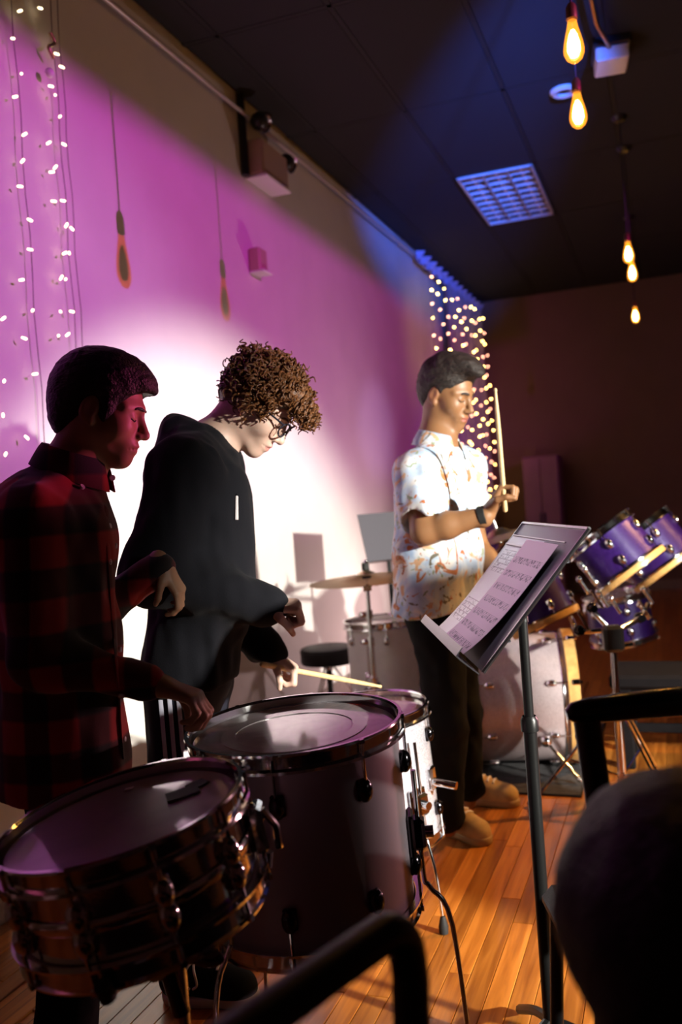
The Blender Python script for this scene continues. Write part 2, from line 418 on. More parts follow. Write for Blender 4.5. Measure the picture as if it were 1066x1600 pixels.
M_SOCKET = pm('brass_socket', (.25, .13, .05), .4, .8)
def pendant(px, py, z, label, s=1.0):
    c = on_plane(px, py, 2, z)
    t = thing('pendant_bulb', label, 'pendant light', (c[0], c[1], c[2]), 'amber filament bulbs hanging from the ceiling')
    prof = [(0, -.072), (.012, -.070), (.024, -.060), (.031, -.044), (.032, -.030), (.029, -.010), (.024, .012), (.018, .034), (.0145, .052), (.0135, .062)]
    G().lathe([(r*s, q*s) for r, q in prof], c, (0, 0, 1), 28).build('glass', M_BULB, t)
    G().lathe([(0, -.056), (.012, -.052), (.020, -.034), (.019, -.010), (.013, .014), (.005, .030), (0, .032)], c, (0, 0, 1), 16).build('filament', M_FIL, t)
    so = G().lathe([(0, .112), (.010, .112), (.017, .100), (.018, .064), (.0135, .058)], c, (0, 0, 1), 20).build('socket', M_SOCKET, t)
    G().cyl(c + (0, 0, .11), (c[0], c[1], ZC-.005), .0035, seg=8).build('cord', M_CORD, t)
    G().lathe([(0, -.03), (.03, -.028), (.045, -.01), (.05, 0)], (c[0], c[1], ZC), (0, 0, 1), 24).build('ceiling_rose', M_BLACKMETAL, t)
pendant(896, 62, 2.62, 'glowing filament bulb at the top, level with the white ceiling box')
pendant(903, 170, 2.62, 'glowing filament bulb hanging in front of the white ceiling ring')
pendant(982, 393, 2.62, 'small glowing filament bulb, upper one of the far trio')
pendant(988, 423, 2.62, 'small glowing filament bulb, middle one of the far trio')
pendant(993, 491, 2.62, 'small glowing filament bulb, lowest one of the far trio against the dim end wall')

# string lights
M_LED = pm('warm_led', (1, .8, .5), .4, emit=(1, .80, .46), estr=5)
M_LEDF = pm('amber_led', (1, .7, .3), .4, emit=(1, .62, .16), estr=34)
M_LEDP = pm('dim_led', (1, .6, .4), .4, emit=(1, .42, .26), estr=14)
M_WIRE = pm('string_wire', (.20, .13, .16), .5)
led_data = {}
def led(p, d, mat, parent, r=.0042, ln=.017):
    M = frame(p, d)
    G(M).lathe([(0, ln), (r*.8, ln*.9), (r, ln*.55), (r*.8, 0), (0, -.002)], (0, 0, 0), (0, 0, 1), 10).build('bulb', mat, parent)
strA = [(28, 18), (18, 60), (34, 115), (20, 152), (35, 212), (33, 254), (27, 291), (43, 342), (43, 389), (30, 438), (52, 484), (34, 527), (51, 585), (39, 681)]
strB = [(60, 12), (85, 83), (93, 103), (86, 148), (93, 183), (97, 224), (84, 264), (95, 313), (110, 355), (108, 394), (102, 437), (109, 486), (103, 525)]
strC = [(81, 60), (76, 134), (73, 225), (77, 269), (80, 314), (102, 355), (98, 397), (94, 437), (94, 486), (92, 524)]
strD = [(2, 500), (6, 597), (5, 651), (8, 712)]
def strand(pts, label, wire_x):
    y = np.mean([on_plane(a, b, 0, .03)[1] for a, b in pts]) if wire_x is None else wire_x
    zt = 3.29; zb = on_plane(*pts[-1], 0, .03)[2]-.1
    t = thing('string_light', label, 'string light', (.03, y, zt), 'string lights on the wall by the plaid shirt')
    G().tube([(.03, y+.006*math.sin(k*1.7), zt+(zb-zt)*k/14) for k in range(15)], .0018, 5).build('wire', M_WIRE, t)
    for a, b in pts:
        p = on_plane(a, b, 0, .034); d = (rnd.uniform(.2, .8), rnd.uniform(-1, 1), rnd.uniform(-.6, .6))
        led(p, d, M_LED, t, .0045, .019)
strand(strA, 'string light strand with loose warm bulbs, the most spread of those left', 2.60)
strand(strB, 'string light strand falling towards the dark-haired head, outer of a close pair', 2.86)
strand(strC, 'string light strand falling towards the dark-haired head, inner of a close pair', 2.82)
strand(strD, 'short string light strand at the very left edge of the photo', 2.32)
t = thing('rail_clip', 'shiny metal clip holding the string lights near the ceiling', 'clip', on_plane(81, 70, 0, .05))
pc = on_plane(80, 72, 0, .05)
G().tube(bez([pc + (0, 0, .05), pc + (0, .02, .02), pc + (0, -.015, -.01), pc + (0, .01, -.04)], 6), .007, 8).build('hook', M_BRASS, t)
G().ball(on_plane(78, 114, 0, .05), .017).build('knob', M_PLASTICW, t)

# curtain at the far corner and its curtain of lights
M_CURT = pm('dark_violet_curtain', (.30, .24, .34), .9, sheen=.3, var=.1, vscale=8)
t = thing('curtain', 'dark gathered curtain hanging in the far corner behind the string lights', 'curtain', (.1, 9.4, 0))
G().grid(lambda u, v: (.11+.035*math.sin(u*62)+.02*math.sin(u*23+2)*(1-.4*v), 8.75+u*1.75, .15+v*3.12), 120, 6, .004).build('cloth', M_CURT, t)
G().grid(lambda u, v: (.10+.05*math.sin(u*80)*(.4+v), 7.7+u*2.8, 3.28+v*.07), 110, 2, .004).build('ruffle', pm('lilac_ruffle', (.45, .38, .62), .8), t)
for k in range(10):
    y = 7.75 + k*.27
    t = thing('curtain_light', 'strand of amber lights on the far curtain, number %s along from the doorless wall' % k, 'string light', (.19, y, 3.27), 'amber light strands hanging in the far corner')
    names = ['outermost', 'second', 'third', 'fourth', 'fifth', 'sixth', 'seventh', 'eighth', 'ninth', 'tenth']
    t['label'] = '%s strand of amber lights hanging in the far corner, counted from the magenta wall side' % names[k]
    sw = rnd.uniform(-.02, .02); zb = 2.2 if k < 2 else (.95 if k > 5 else 1.25)
    G().tube([(.05, y, 3.285+(y-2)*.011)] + [(.19, y+sw*math.sin(q*.8), 3.27+(zb-3.27)*q/12) for q in range(13)], .0015, 4).build('wire', M_WIRE, t)
    z = 3.16 - rnd.uniform(0, .1)
    while z > zb:
        q = rnd.random()
        led((.195+rnd.uniform(-.01, .02), y+rnd.uniform(-.05, .05), z), (rnd.uniform(.2, 1), rnd.uniform(-1, 1), rnd.uniform(-.5, .5)), M_LEDF if q < (.62 if k > 1 else .35) else M_LEDP, t, .006, .018)
        z -= rnd.uniform(.10, .17)

# dim cabinet by the back wall
M_CAB = pm('maroon_cabinet', (.30, .17, .17), .7, var=.08, vscale=6)
c0 = on_plane(848, 830, 1, 10.3)
t = thing('tall_cabinet', 'dim maroon cabinet standing against the dark end wall', 'cabinet', (c0[0], 10.35, 0))
zt = on_plane(848, 712, 1, 10.1)[2]; xa = on_plane(818, 760, 1, 10.1)[0]; xb = on_plane(874, 760, 1, 10.1)[0]
G().box(((xa+xb)/2, 10.37, zt/2+.03), (xb-xa, .5, zt-.06), bev=.01).build('body', M_CAB, t)
for k in (0, 1):
    dr = G().box((xa+(xb-xa)*(k+.5)/2, 10.11, zt/2+.05), ((xb-xa)/2-.012, .02, zt-.16), bev=.004).build('door', M_CAB, t)
    G().box((xa+(xb-xa)*(.44+.12*k), 10.09, zt/2+.1), (.015, .02, .12), bev=.004).build('handle', M_BLACKMETAL, dr)
G().box(((xa+xb)/2, 10.38, .03), (xb-xa-.04, .44, .06)).build('plinth', M_BLACKMETAL, t)

# unseen par can added right of the frame; its barn doors cut the magenta wash
wp = np.array(WASH); wdir = nrm(np.array([0, 3.4, 2.2]) - wp)
t = thing('wash_cutoff_rig', 'unseen black stage light with barn doors added to cut the magenta wash', 'stage light', (WASH[0]+.16, WASH[1], ZC))
G().lathe([(.02, -.30), (.085, -.29), (.10, -.20), (.10, -.03), (.092, -.03), (.092, -.26)], wp + wdir*0.02, wdir, 32).build('can', M_BLACKMETAL, t)
dx = .22; zb = WASH[2] + (2.92-WASH[2])*dx/WASH[0]
G().box((WASH[0]-dx, WASH[1]+.10, zb+.11), (.006, .70, .22)).build('barn_door', M_BLACKMETAL, t, False)
G().box((WASH[0]-dx/2, WASH[1]+.10, zb+.21), (dx+.1, .04, .008)).build('barn_door_arm', M_BLACKMETAL, t, False)
dl = .08; zl_ = WASH[2] + (1.15-WASH[2])*dl/WASH[0]
G().box((WASH[0]-dl, WASH[1]+.06, zl_-.14), (.006, .50, .28)).build('lower_barn_door', M_BLACKMETAL, t, False)  # added flap that keeps the wash off the people
G().tube([(WASH[0]+.16, WASH[1], ZC-.02), (WASH[0]+.16, WASH[1], 3.18)], .014, 10).build('hanger', M_BLACKMETAL, t)
# unseen speaker-shaped blocker added to shade the lower floral shirt, right of the frame
sc0 = np.array([4.05, 1.75, 0]); rs = rotz(-.5)
t = thing('shade_blocker', 'unseen tall black speaker shape added to shade the floral shirt', 'speaker', sc0)
G().box(sc0 + (0, 0, .79), (.36, .46, 1.55), rs, .012).build('cabinet', M_VINYL, t)
for zz, rr in ((.45, .17), (1.1, .12)):
    G().lathe([(0, .0), (rr*.4, -.012), (rr, .004), (rr+.012, .008), (rr+.014, 0)], sc0 + rs @ np.array([-.182, 0, 0]) + (0, 0, zz), rs @ np.array([-1, 0, 0]), 40).build('blocker_cone', M_RUBBER, t)

# ================================================================ drums and hardware
def hsv_noise_mat(name, c1, c2, scale, rough, metal=0.0, coat=0.0, sparkle=0.0):
    mt = pm(name, c1, rough, metal, coat=coat); nt, b, N, L = nodes(mt)
    tc = N('ShaderNodeTexCoord'); v = N('ShaderNodeTexVoronoi'); v.inputs['Scale'].default_value = scale
    L(tc.outputs['Object'], v.inputs['Vector']); r = ramp(nt, [(.2, c1), (.8, c2)])
    s = N('ShaderNodeSeparateColor'); L(v.outputs['Color'], s.inputs[0]); L(s.outputs[0], r.inputs['Fac']); L(r.outputs[0], b.inputs['Base Color'])
    if sparkle:
        bp = N('ShaderNodeBump'); bp.inputs['Strength'].default_value = sparkle; bp.inputs['Distance'].default_value = .002
        L(s.outputs[1], bp.inputs['Height']); L(bp.outputs[0], b.inputs['Normal'])
    return mt
M_SHELL_GREY = pm('satin_grey_wrap', (.30, .25, .29), .38, .35, bump=.03, bscale=600)
M_SHELL_SPARK = hsv_noise_mat('silver_sparkle', (.50, .48, .56), (.85, .84, .9), 420, .25, .5, .6, .35)
M_SHELL_WHITE = pm('white_wrap', (.80, .78, .78), .35, coat=.3, var=.04)
M_SHELL_BASS = hsv_noise_mat('champagne_sparkle', (.52, .42, .44), (.72, .62, .64), 500, .3, .35, .4, .15)
M_SHELL_PURPLE = hsv_noise_mat('purple_sparkle', (.016, .003, .07), (.040, .009, .14), 500, .32, .15, .35, .15)
def mat_head(name, base, rough, wear=0.0):
    mt = pm(name, base, rough, spec=.8, coat=1.0); nt, b, N, L = nodes(mt); b.inputs['Coat IOR'].default_value = 1.75
    tc = N('ShaderNodeTexCoord'); n = N('ShaderNodeTexNoise'); n.inputs['Scale'].default_value = 9; n.inputs['Detail'].default_value = 7; n.inputs['Distortion'].default_value = 1.2
    L(tc.outputs['Object'], n.inputs['Vector'])
    r = ramp(nt, [(.38, tuple(c*(1-wear) for c in base)), (.56, base)]); L(n.outputs['Fac'], r.inputs['Fac']); L(r.outputs[0], b.inputs['Base Color'])
    return mt
M_HEAD_SNARE = mat_head('coated_snare_head', (.42, .34, .36), .38, .12)
M_HEAD_TOM = mat_head('worn_tom_head', (.66, .60, .62), .16, .35)
M_HEAD_CLEAR = mat_head('smoky_tom_head', (.46, .30, .30), .12, .5)
M_HEAD_RES = mat_head('resonant_head', (.62, .5, .45), .3, .1)
M_HEAD_BLACK = mat_head('black_bass_head', (.02, .02, .022), .25, .2)
M_TAPE = pm('dark_tape', (.02, .02, .025), .6)

def drum(name, label, C, axis, xdir, R, depth, shell, head, hoop, nl, lugmat=None, wood=False, phase=0.0, group=None, lugz=.075, both=True, hoopw=.03, rod=True, cat='drum', res=None):
    M = frame(C, axis, xdir); t = thing(name, label, cat, C, group)
    lugmat = lugmat or M_CHROME
    G(M).lathe([(R-.006, -.004), (R, -.006), (R, -depth+.006), (R-.006, -depth+.004)], seg=72, close=True).build('shell', shell, t)
    G(M).lathe([(0, .0015), (R*.5, .001), (R*.92, .001), (R-.003, 0), (R+.003, -.012)], seg=72).build('batter_head', head, t)
    G(M).lathe([(0, -depth-.001), (R*.92, -depth-.001), (R-.003, -depth), (R+.003, -depth+.012)], seg=72).build('resonant_head', res or M_HEAD_RES, t)
    for sgn, z0, nm in ((1, 0, 'top_hoop'), (-1, -depth, 'bottom_hoop')):
        if wood:
            p = [(R+.004, .012), (R+.007, .014), (R+.014, .014), (R+.017, .012), (R+.017, .012-hoopw), (R+.014, .010-hoopw), (R+.006, .010-hoopw), (R+.004, .012-hoopw)]
        else:
            p = [(R+.003, .015), (R+.006, .019), (R+.012, .019), (R+.013, .015), (R+.008, .012), (R+.007, -.008), (R+.016, -.011), (R+.017, -.016), (R+.004, -.016)]
        G(M).lathe([(r, z0 + sgn*z) for r, z in p], seg=72, close=True).build(nm, hoop, t)
    for k in range(nl):
        a = phase + 2*math.pi*k/nl; e = np.array([math.cos(a), math.sin(a), 0])
        for sgn in ((1, -1) if both else (1,)):
            z0 = 0 if sgn > 0 else -depth
            zl = z0 - sgn*lugz
            Lr = np.stack([e, np.cross([0, 0, 1], e), [0, 0, 1]], 1)
            lg = G(M).ball(e*(R+.008)+np.array([0, 0, zl]), .017, (.85, .9, 1.35), 12, Lr).box(e*(R+.002)+np.array([0, 0, zl]), (.008, .026, .04), Lr, .003).build('lug', lugmat, t)
            if rod:
                ht = .012 if not wood else .018
                q = G(M).cyl(e*(R+.0125)+np.array([0, 0, z0+sgn*ht]), e*(R+.0125)+np.array([0, 0, zl]), .0032, seg=8)
                q.box(e*(R+.0125)+np.array([0, 0, z0+sgn*(ht+.003)]), (.009, .009, .008), Lr)
                if wood: q.box(e*(R+.014)+np.array([0, 0, z0-sgn*.001]), (.016, .026, .034), Lr, .004)
                q.build('tension_rod', M_CHROME, lg)
    return t, M

def rod_leg(t, M, R, a, ztop, zbr, mat, kink=.05, foot_out=.06):
    """floor tom leg: bracket on the shell, bent rod to the floor, rubber foot"""
    e = np.array([math.cos(a), math.sin(a), 0]); Lr = np.stack([e, np.cross([0, 0, 1], e), [0, 0, 1]], 1)
    br = G(M).box(e*(R+.016)+np.array([0, 0, zbr]), (.036, .042, .062), Lr, .007).box(e*(R+.006)+np.array([0, 0, zbr]), (.014, .06, .085), Lr, .005).build('leg_bracket', mat, t)
    G(M).cyl(e*(R+.03)+np.array([0, 0, zbr]), e*(R+.05)+np.array([0, 0, zbr]), .012).build('wing_bolt', M_CHROME, br)
    p0 = X(M, e*(R+.022)+np.array([0, 0, ztop])); p1 = X(M, e*(R+.022)+np.array([0, 0, zbr-.08]))
    ew = nrm([*(M[:3, :3] @ e)[:2], 0])
    zk = p1[2]-.03
    pts = [p0, p1, np.array([p1[0], p1[1], zk]) + ew*kink*.2, np.array([p1[0], p1[1], max(zk-.08, .12)]) + ew*kink, np.array([p1[0], p1[1], .03+FZ]) + ew*(kink+foot_out*.4)]
    lg = G().tube(bez(pts, 5), .0052, 10).build('leg', M_CHROME, t)
    G().lathe([(0, -.028), (.013, -.028), (.014, -.01), (.009, .012), (.006, .02)], pts[-1], (0, 0, 1), 16).build('rubber_foot', M_RUBBER, lg)

def tripod(t, base, ztop, zc, spread, mat, n=3, phase=0.0, r=.008, foot=True):
    """double-braced tripod under a pole standing at base"""
    b = np.asarray(base, float)
    G().lathe([(.014, -.03), (.022, -.028), (.022, .02), (.014, .024)], b + (0, 0, zc+.25), (0, 0, 1), 16).build('collar', mat, t)
    G().lathe([(.014, -.012), (.018, -.01), (.018, .012), (.014, .014)], b + (0, 0, zc-.02), (0, 0, 1), 16).build('lower_collar', mat, t)
    for k in range(n):
        a = phase + k*2*math.pi/n; e = np.array([math.cos(a), math.sin(a), 0])
        s = np.array([-e[1], e[0], 0])*.009
        p0 = b + (0, 0, zc+.25) + e*.02; p1 = b + e*spread + (0, 0, .018+FZ)
        lg = G().tube([p0+s, p1+s], r*.6, 6).tube([p0-s, p1-s], r*.6, 6).build('leg', mat, t)
        mid = p0*.45 + p1*.55
        G().tube([b + (0, 0, zc-.02) + e*.016, mid], r*.55, 6).build('brace', mat, lg)
        if foot: G().ball(p1 - (0, 0, .002), .016, (1.2, 1.2, .9), 10).build('rubber_foot', M_RUBBER, lg)

# ---- snare, tilted, nearest on the left
SN = at(192, 1281, 1.36); RH = nrm([CR[0], CR[1], 0]); FH = nrm([CD[0], CD[1], 0])
ax = nrm(np.array([0, 0, 1]) - RH*.17 - FH*.06)
t, M = drum('snare_drum', 'chrome snare drum tilted on its stand in front of the plaid shirt', SN, ax, RH, .176, .135, M_CHROME, M_HEAD_SNARE, M_CHROME, 10, M_CHROME, phase=.15, lugz=.05, both=True)
G(M).box((.085, .045, .0035), (.05, .04, .002), rotz(.3)).box((.105, .07, .0035), (.03, .03, .002), rotz(.6)).build('tape_patch', M_TAPE, t, False)
G(M).box((-.02, .13, .0028), (.014, .010, .001)).build('sticker', M_PLASTICW, t, False)
G(M).lathe([(.179, -.058), (.181, -.062), (.181, -.073), (.179, -.077)], seg=72).build('shell_bead', M_CHROME, t)
th = G(M).box((.189, .03, -.07), (.024, .05, .07), bev=.006).build('strainer', M_CHROME, t)
G(M).tube([(.20, .03, -.045), (.215, .03, -.075), (.212, .03, -.11)], .006, 8).build('lever', M_CHROME, th)
# snare stand
sb = X(M, (0, 0, -.26)); base = np.array([sb[0]+.01, sb[1]+.02, 0])
t = thing('snare_stand', 'chrome snare stand with a basket under the tilted snare drum', 'drum stand', base)
hub = X(M, (0, 0, -.215))
for k in range(3):
    a = .45 + k*2*math.pi/3; e = np.array([math.cos(a), math.sin(a), 0])
    lg = G(M).tube(bez([(0, 0, -.215), e*.08+np.array([0, 0, -.20]), e*.165+np.array([0, 0, -.162]), e*.196+np.array([0, 0, -.15])], 5), .0065, 8).build('basket_arm', M_CHROME, t)
    G(M).tube([e*.192+np.array([0, 0, -.158]), e*.200+np.array([0, 0, -.135])], .012, 10).build('rubber_grip', M_RUBBER, lg)
G().tube([hub, hub*.5 + np.array([base[0], base[1], .50])*.5, (base[0], base[1], .47)], .014, 12).build('tilter', M_BLACKLUG, t)
G().cyl(hub + FH*-.04, hub + FH*.04, .022).build('tilter_wheel', M_CHROME, t)
G().cyl((base[0], base[1], .55), (base[0], base[1], .08), .0125).build('pole', M_CHROME, t)
kn = at(232, 1520, 1.33); G().tube([np.array([base[0], base[1], kn[2]]), np.array([base[0], base[1], kn[2]]) + RH*.035 - FH*.02], [.02, .014], 10).ball(np.array([base[0], base[1], kn[2]]) + RH*.05 - FH*.03, .02, (1.5, .7, .7)).build('height_knob', M_BLACKLUG, t)
tripod(t, base, .5, .14, .30, M_CHROME, phase=.5)

# ---- big grey floor tom
FT = at(460, 1141, 1.80); axf = nrm(np.array([0, 0, 1]) - RH*.035 - FH*.03)
t, M = drum('floor_tom', 'large satin grey floor tom with worn white head and black lugs', FT, axf, RH, .203, .355, M_SHELL_GREY, M_HEAD_TOM, M_CHROME, 8, M_BLACKLUG, phase=-.92, lugz=.075)
G(M).lathe([(.118, .0012), (.118, .0024), (.145, .0024), (.145, .0012)], seg=64, close=True).build('muffle_ring', mat_head('muffle_ring_film', (.56, .50, .52), .25, .1), t)
for a in (-.06, 2.05, 4.05): rod_leg(t, M, .203, a, -.10, -.225, M_BLACKLUG)
br = G(M).box((-.10, -.19, -.10), (.03, .03, .10), bev=.006).cyl((-.10, -.215, -.04), (-.10, -.215, -.02), .016).cyl((-.10, -.205, -.16), (-.10, -.205, -.02), .006).build('mount_bracket', M_CHROME, t)
G(M).lathe([(.006, 0), (.017, .001), (.017, .008), (.006, .009)], (-.10, -.205, -.02), (0, 0, 1), 20, True).build('eye_bolt', M_CHROME, br)

# ---- silver sparkle floor tom
T2 = at(572, 1113, 2.72); ax2 = nrm(np.array([0, 0, 1]) - RH*.06 - FH*.03)
t, M = drum('sparkle_floor_tom', 'silver sparkle floor tom half hidden behind the grey one', T2, ax2, RH, .178, .36, M_SHELL_SPARK, M_HEAD_CLEAR, M_CHROME, 6, M_BLACKLUG, phase=-.35, lugz=.07)
for a in (-.9, 1.2, 3.3): rod_leg(t, M, .178, a, -.06, -.24, M_CHROME, .03, .04)
G(M).box((.16, -.09, -.19), (.03, .03, .07), rotz(-.5), .006).cyl((.17, -.10, -.2), (.23, -.13, -.21), .012).build('mount_bracket', M_CHROME, t)

# ---- white floor tom by the wall
WT = at(595, 972, 4.6)
t, M = drum('white_floor_tom', 'white floor tom standing near the wall behind the drummers', WT, nrm(np.array([0, 0, 1]) - RH*.02), RH, .178, .40, M_SHELL_WHITE, M_HEAD_RES, M_CHROME, 6, M_CHROME, phase=-.45, lugz=.07)
for a in (-2.0, -.1, 2.0): rod_leg(t, M, .178, a, -.08, -.26, M_CHROME, .03, .04)

# ---- throne
TH = at(512, 1010, 4.95); tb = np.array([TH[0], TH[1], 0])
t = thing('drum_throne', 'round black drum stool beside the white floor tom', 'stool', tb)
G().lathe([(0, 0), (.13, 0), (.146, -.006), (.151, -.02), (.151, -.075), (.145, -.088), (0, -.09)], TH, (0, 0, 1), 48).build('seat', M_VINYL, t)
G().lathe([(.1515, -.018), (.1535, -.021), (.1515, -.024)], TH, (0, 0, 1), 48).build('piping', M_VINYL, t)
G().cyl(TH - (0, 0, .08), (TH[0], TH[1], .12), .016).build('post', M_BLACKMETAL, t)
G().ball((TH[0]+.02, TH[1]-.03, TH[2]-.16), .02).build('clamp_knob', M_CHROME, t)
tripod(t, tb, .4, .10, .24, M_CHROME, phase=.3)

# ---- ride cymbal and stand
CY = at(573, 903, 4.3)
axc = nrm(np.array([0, 0, 1]) + FH*.20 - RH*.03)
t = thing('ride_cymbal', 'large bronze cymbal on the stand in front of the white wall', 'cymbal', CY)
G(frame(CY, axc)).lathe([(.006, .034), (.02, .033), (.038, .024), (.052, .012), (.06, .008), (.16, .001), (.275, -.012), (.2755, -.0135), (.16, -.0005), (.06, .0065), (.05, .0105), (.02, .031), (.006, .032)], seg=72, close=True).build('bronze_disc', M_BRASS, t)
t = thing('cymbal_stand', 'chrome cymbal stand holding the large bronze cymbal', 'cymbal stand', (CY[0], CY[1], 0))
top = CY + axc*.08
G().cyl(CY + axc*-.02, top, .005, seg=8).build('threaded_rod', M_CHROME, t)
G().lathe([(0, .036), (.018, .036), (.018, .068), (0, .068)], CY, axc, 20).lathe([(0, -.002), (.02, -.002), (.022, .006), (0, .006)], CY, axc, 20).build('felt', M_RUBBER, t)
G().ball(CY + axc*.075, .012, (1.6, .7, 1)).build('wing_nut', M_CHROME, t)
jp = np.array([CY[0], CY[1], CY[2]-.05])
G().cyl(CY + axc*-.03, jp, .008).cyl(jp - RH*.02, jp + RH*.02, .013).build('tilter', M_CHROME, t)
G().cyl(jp, (jp[0], jp[1], .55), .0095).build('upper_tube', M_CHROME, t)
G().cyl((jp[0], jp[1], .56), (jp[0], jp[1], .06), .0125).build('lower_tube', M_CHROME, t)
for zz in (.69, .56):
    G().cyl((jp[0], jp[1], zz-.02), (jp[0], jp[1], zz+.02), .017).ball((jp[0]-.03*RH[0], jp[1]-.03*RH[1], zz), .014, (1.6, .6, 1)).build('clamp', M_CHROME, t)
tripod(t, (CY[0], CY[1], 0), .5, .12, .26, M_CHROME, phase=1.2)

# ---- second cymbal seen nearly edge-on behind the patterned shirt
C2 = at(780, 838, 3.78); ax2c = nrm(np.array([0, 0, 1]) - RH*.26 + FH*.05)
t = thing('crash_cymbal', 'bronze cymbal seen edge-on behind the music stand', 'cymbal', C2)
G(frame(C2, ax2c)).lathe([(.006, .034), (.02, .033), (.038, .024), (.052, .012), (.06, .008), (.14, .001), (.2, -.012), (.2005, -.0135), (.14, -.0005), (.06, .0065), (.05, .0105), (.02, .031), (.006, .032)], seg=64, close=True).build('bronze_disc', M_BRASS, t)
t = thing('boom_stand', 'chrome stand under the edge-on cymbal', 'cymbal stand', (C2[0]-.02, C2[1]+.02, 0))
j2 = at(766, 880, 4.62)
G().cyl(C2 + ax2c*-.03, C2 + ax2c*.07, .005).build('threaded_rod', M_CHROME, t)
G().cyl(C2 + ax2c*-.03, j2, .011).cyl(j2 - RH*.03, j2 + RH*.03, .018).ball(j2 + np.array([0, 0, .03]), .02).build('tilter', M_CHROME, t)
G().cyl(j2, (j2[0], j2[1], .10), .012).build('pole', M_CHROME, t)
tripod(t, (j2[0], j2[1], 0), .5, .08, .16, M_CHROME, phase=1.0)

# ---- bass drum
BA = nrm(rotz(math.radians(-9)) @ np.array([RH[0], RH[1], 0]))
BFc = at(893, 1068, 4.05); BFc[2] = .30
t, M = drum('bass_drum', 'champagne sparkle bass drum with maple hoops lying on the black mat', BFc, BA, (0, 0, 1), .278, .46, M_SHELL_BASS, M_HEAD_BLACK, M_WOODHOOP, 8, M_CHROME, wood=True, phase=.39, lugz=.10, hoopw=.045, res=M_HEAD_CLEAR)
G(M).lathe([(.2785, -.046), (.281, -.05), (.281, -.054), (.2785, -.058)], seg=72).build('shell_band', M_CHROME, t)
for s in (-1, 1):
    # spurs: local x is up, local y across
    p0 = X(M, (-.13, s*.27, -.14)); p1 = X(M, (-.29, s*.36, -.02)); p1[2] = .02+FZ+.006
    sp = G().tube([p0, p1], .008, 10).ball(p1, .012).build('spur', M_CHROME, t)
    G().ball(p0, .026, (1, 1, 1)).build('spur_bracket', M_CHROME, sp)
G(M).box((.285, .0, -.22), (.05, .06, .09), bev=.01).build('mount_block', M_BLACKMETAL, t)

# mat under the kit
M_MAT = pm('black_rug', (.035, .033, .035), .95, bump=.8, bscale=160, bdist=.004, var=.35, vscale=40)
t = thing('floor_mat', 'black ribbed mat on the wood floor under the bass drum', 'mat', (1.1, 4.2, FZ))
pA = on_plane(742, 1238, 2, FZ); pB = on_plane(908, 1246, 2, FZ); ud = nrm(pB-pA); vd = nrm([-ud[1], ud[0], 0])
pB2 = pB + ud*.0; o0 = pB - ud*1.35
G().grid(lambda u, v: o0 + ud*1.35*u + vd*1.25*v + np.array([0, 0, .006+.0012*math.sin(v*190)]), 8, 150, .005).build('pile', M_MAT, t)
edge = [o0, o0+ud*1.35, o0+ud*1.35+vd*1.25, o0+vd*1.25, o0]
G().tube([p + np.array([0, 0, .005]) for p in edge], .006, 8).build('binding', M_RUBBER, t)

# ---- purple toms
def tilt_axis(ang, back=.0): # leaning to the left of the photo by ang degrees
    a = math.radians(ang); return nrm(np.array([0, 0, 1])*math.cos(a) - RH*math.sin(a) - FH*back)
def bottom_to_head(px, py, d, axis, depth): return at(px, py, d) + axis*depth
axA = tilt_axis(33, -.26)
TA = bottom_to_head(985, 893, 3.75, axA, .19)
tA, MA = drum('purple_rack_tom', 'purple rack tom with maple hoop, nearer of the tilted pair beside the music stand', TA, axA, RH, .150, .19, M_SHELL_PURPLE, M_HEAD_RES, M_CHROME, 6, M_CHROME, phase=.2, lugz=.055, group='purple toms of the far kit')
TB = bottom_to_head(1042, 886, 4.12, axA, .20)
tB, MB = drum('purple_rack_tom', 'purple rack tom at the right edge, further of the tilted pair', TB, axA, RH, .160, .20, M_SHELL_PURPLE, M_HEAD_RES, M_CHROME, 6, M_CHROME, phase=.5, lugz=.055, group='purple toms of the far kit')
axC = tilt_axis(21, -.2)
TCc = bottom_to_head(852, 970, 3.62, axC, .19)
tC, MC = drum('purple_rack_tom', 'purple rack tom mostly hidden behind the music stand', TCc, axC, RH, .125, .19, M_SHELL_PURPLE, M_HEAD_RES, M_CHROME, 6, M_CHROME, phase=-.4, lugz=.05, group='purple toms of the far kit')
for tt, MM, R_, dp in ((tA, MA, .15, .19), (tB, MB, .16, .20), (tC, MC, .125, .19)):   # maple reinforcement on the lower edge
    G(MM).lathe([(R_+.017, -dp-.016), (R_+.019, -dp-.010), (R_+.019, -dp+.008), (R_+.013, -dp+.010), (0.0, -dp-.012), (0.0, -dp-.016)], seg=64).build('maple_hoop', M_WOODHOOP, tt)
axD = tilt_axis(8, 0)
TDc = at(962, 932, 4.7)
drum('purple_floor_tom', 'purple drum low behind the tilted rack toms', TDc, axD, RH, .16, .22, M_SHELL_PURPLE, M_HEAD_RES, M_CHROME, 6, M_CHROME, phase=.5, lugz=.06, group='purple toms of the far kit')

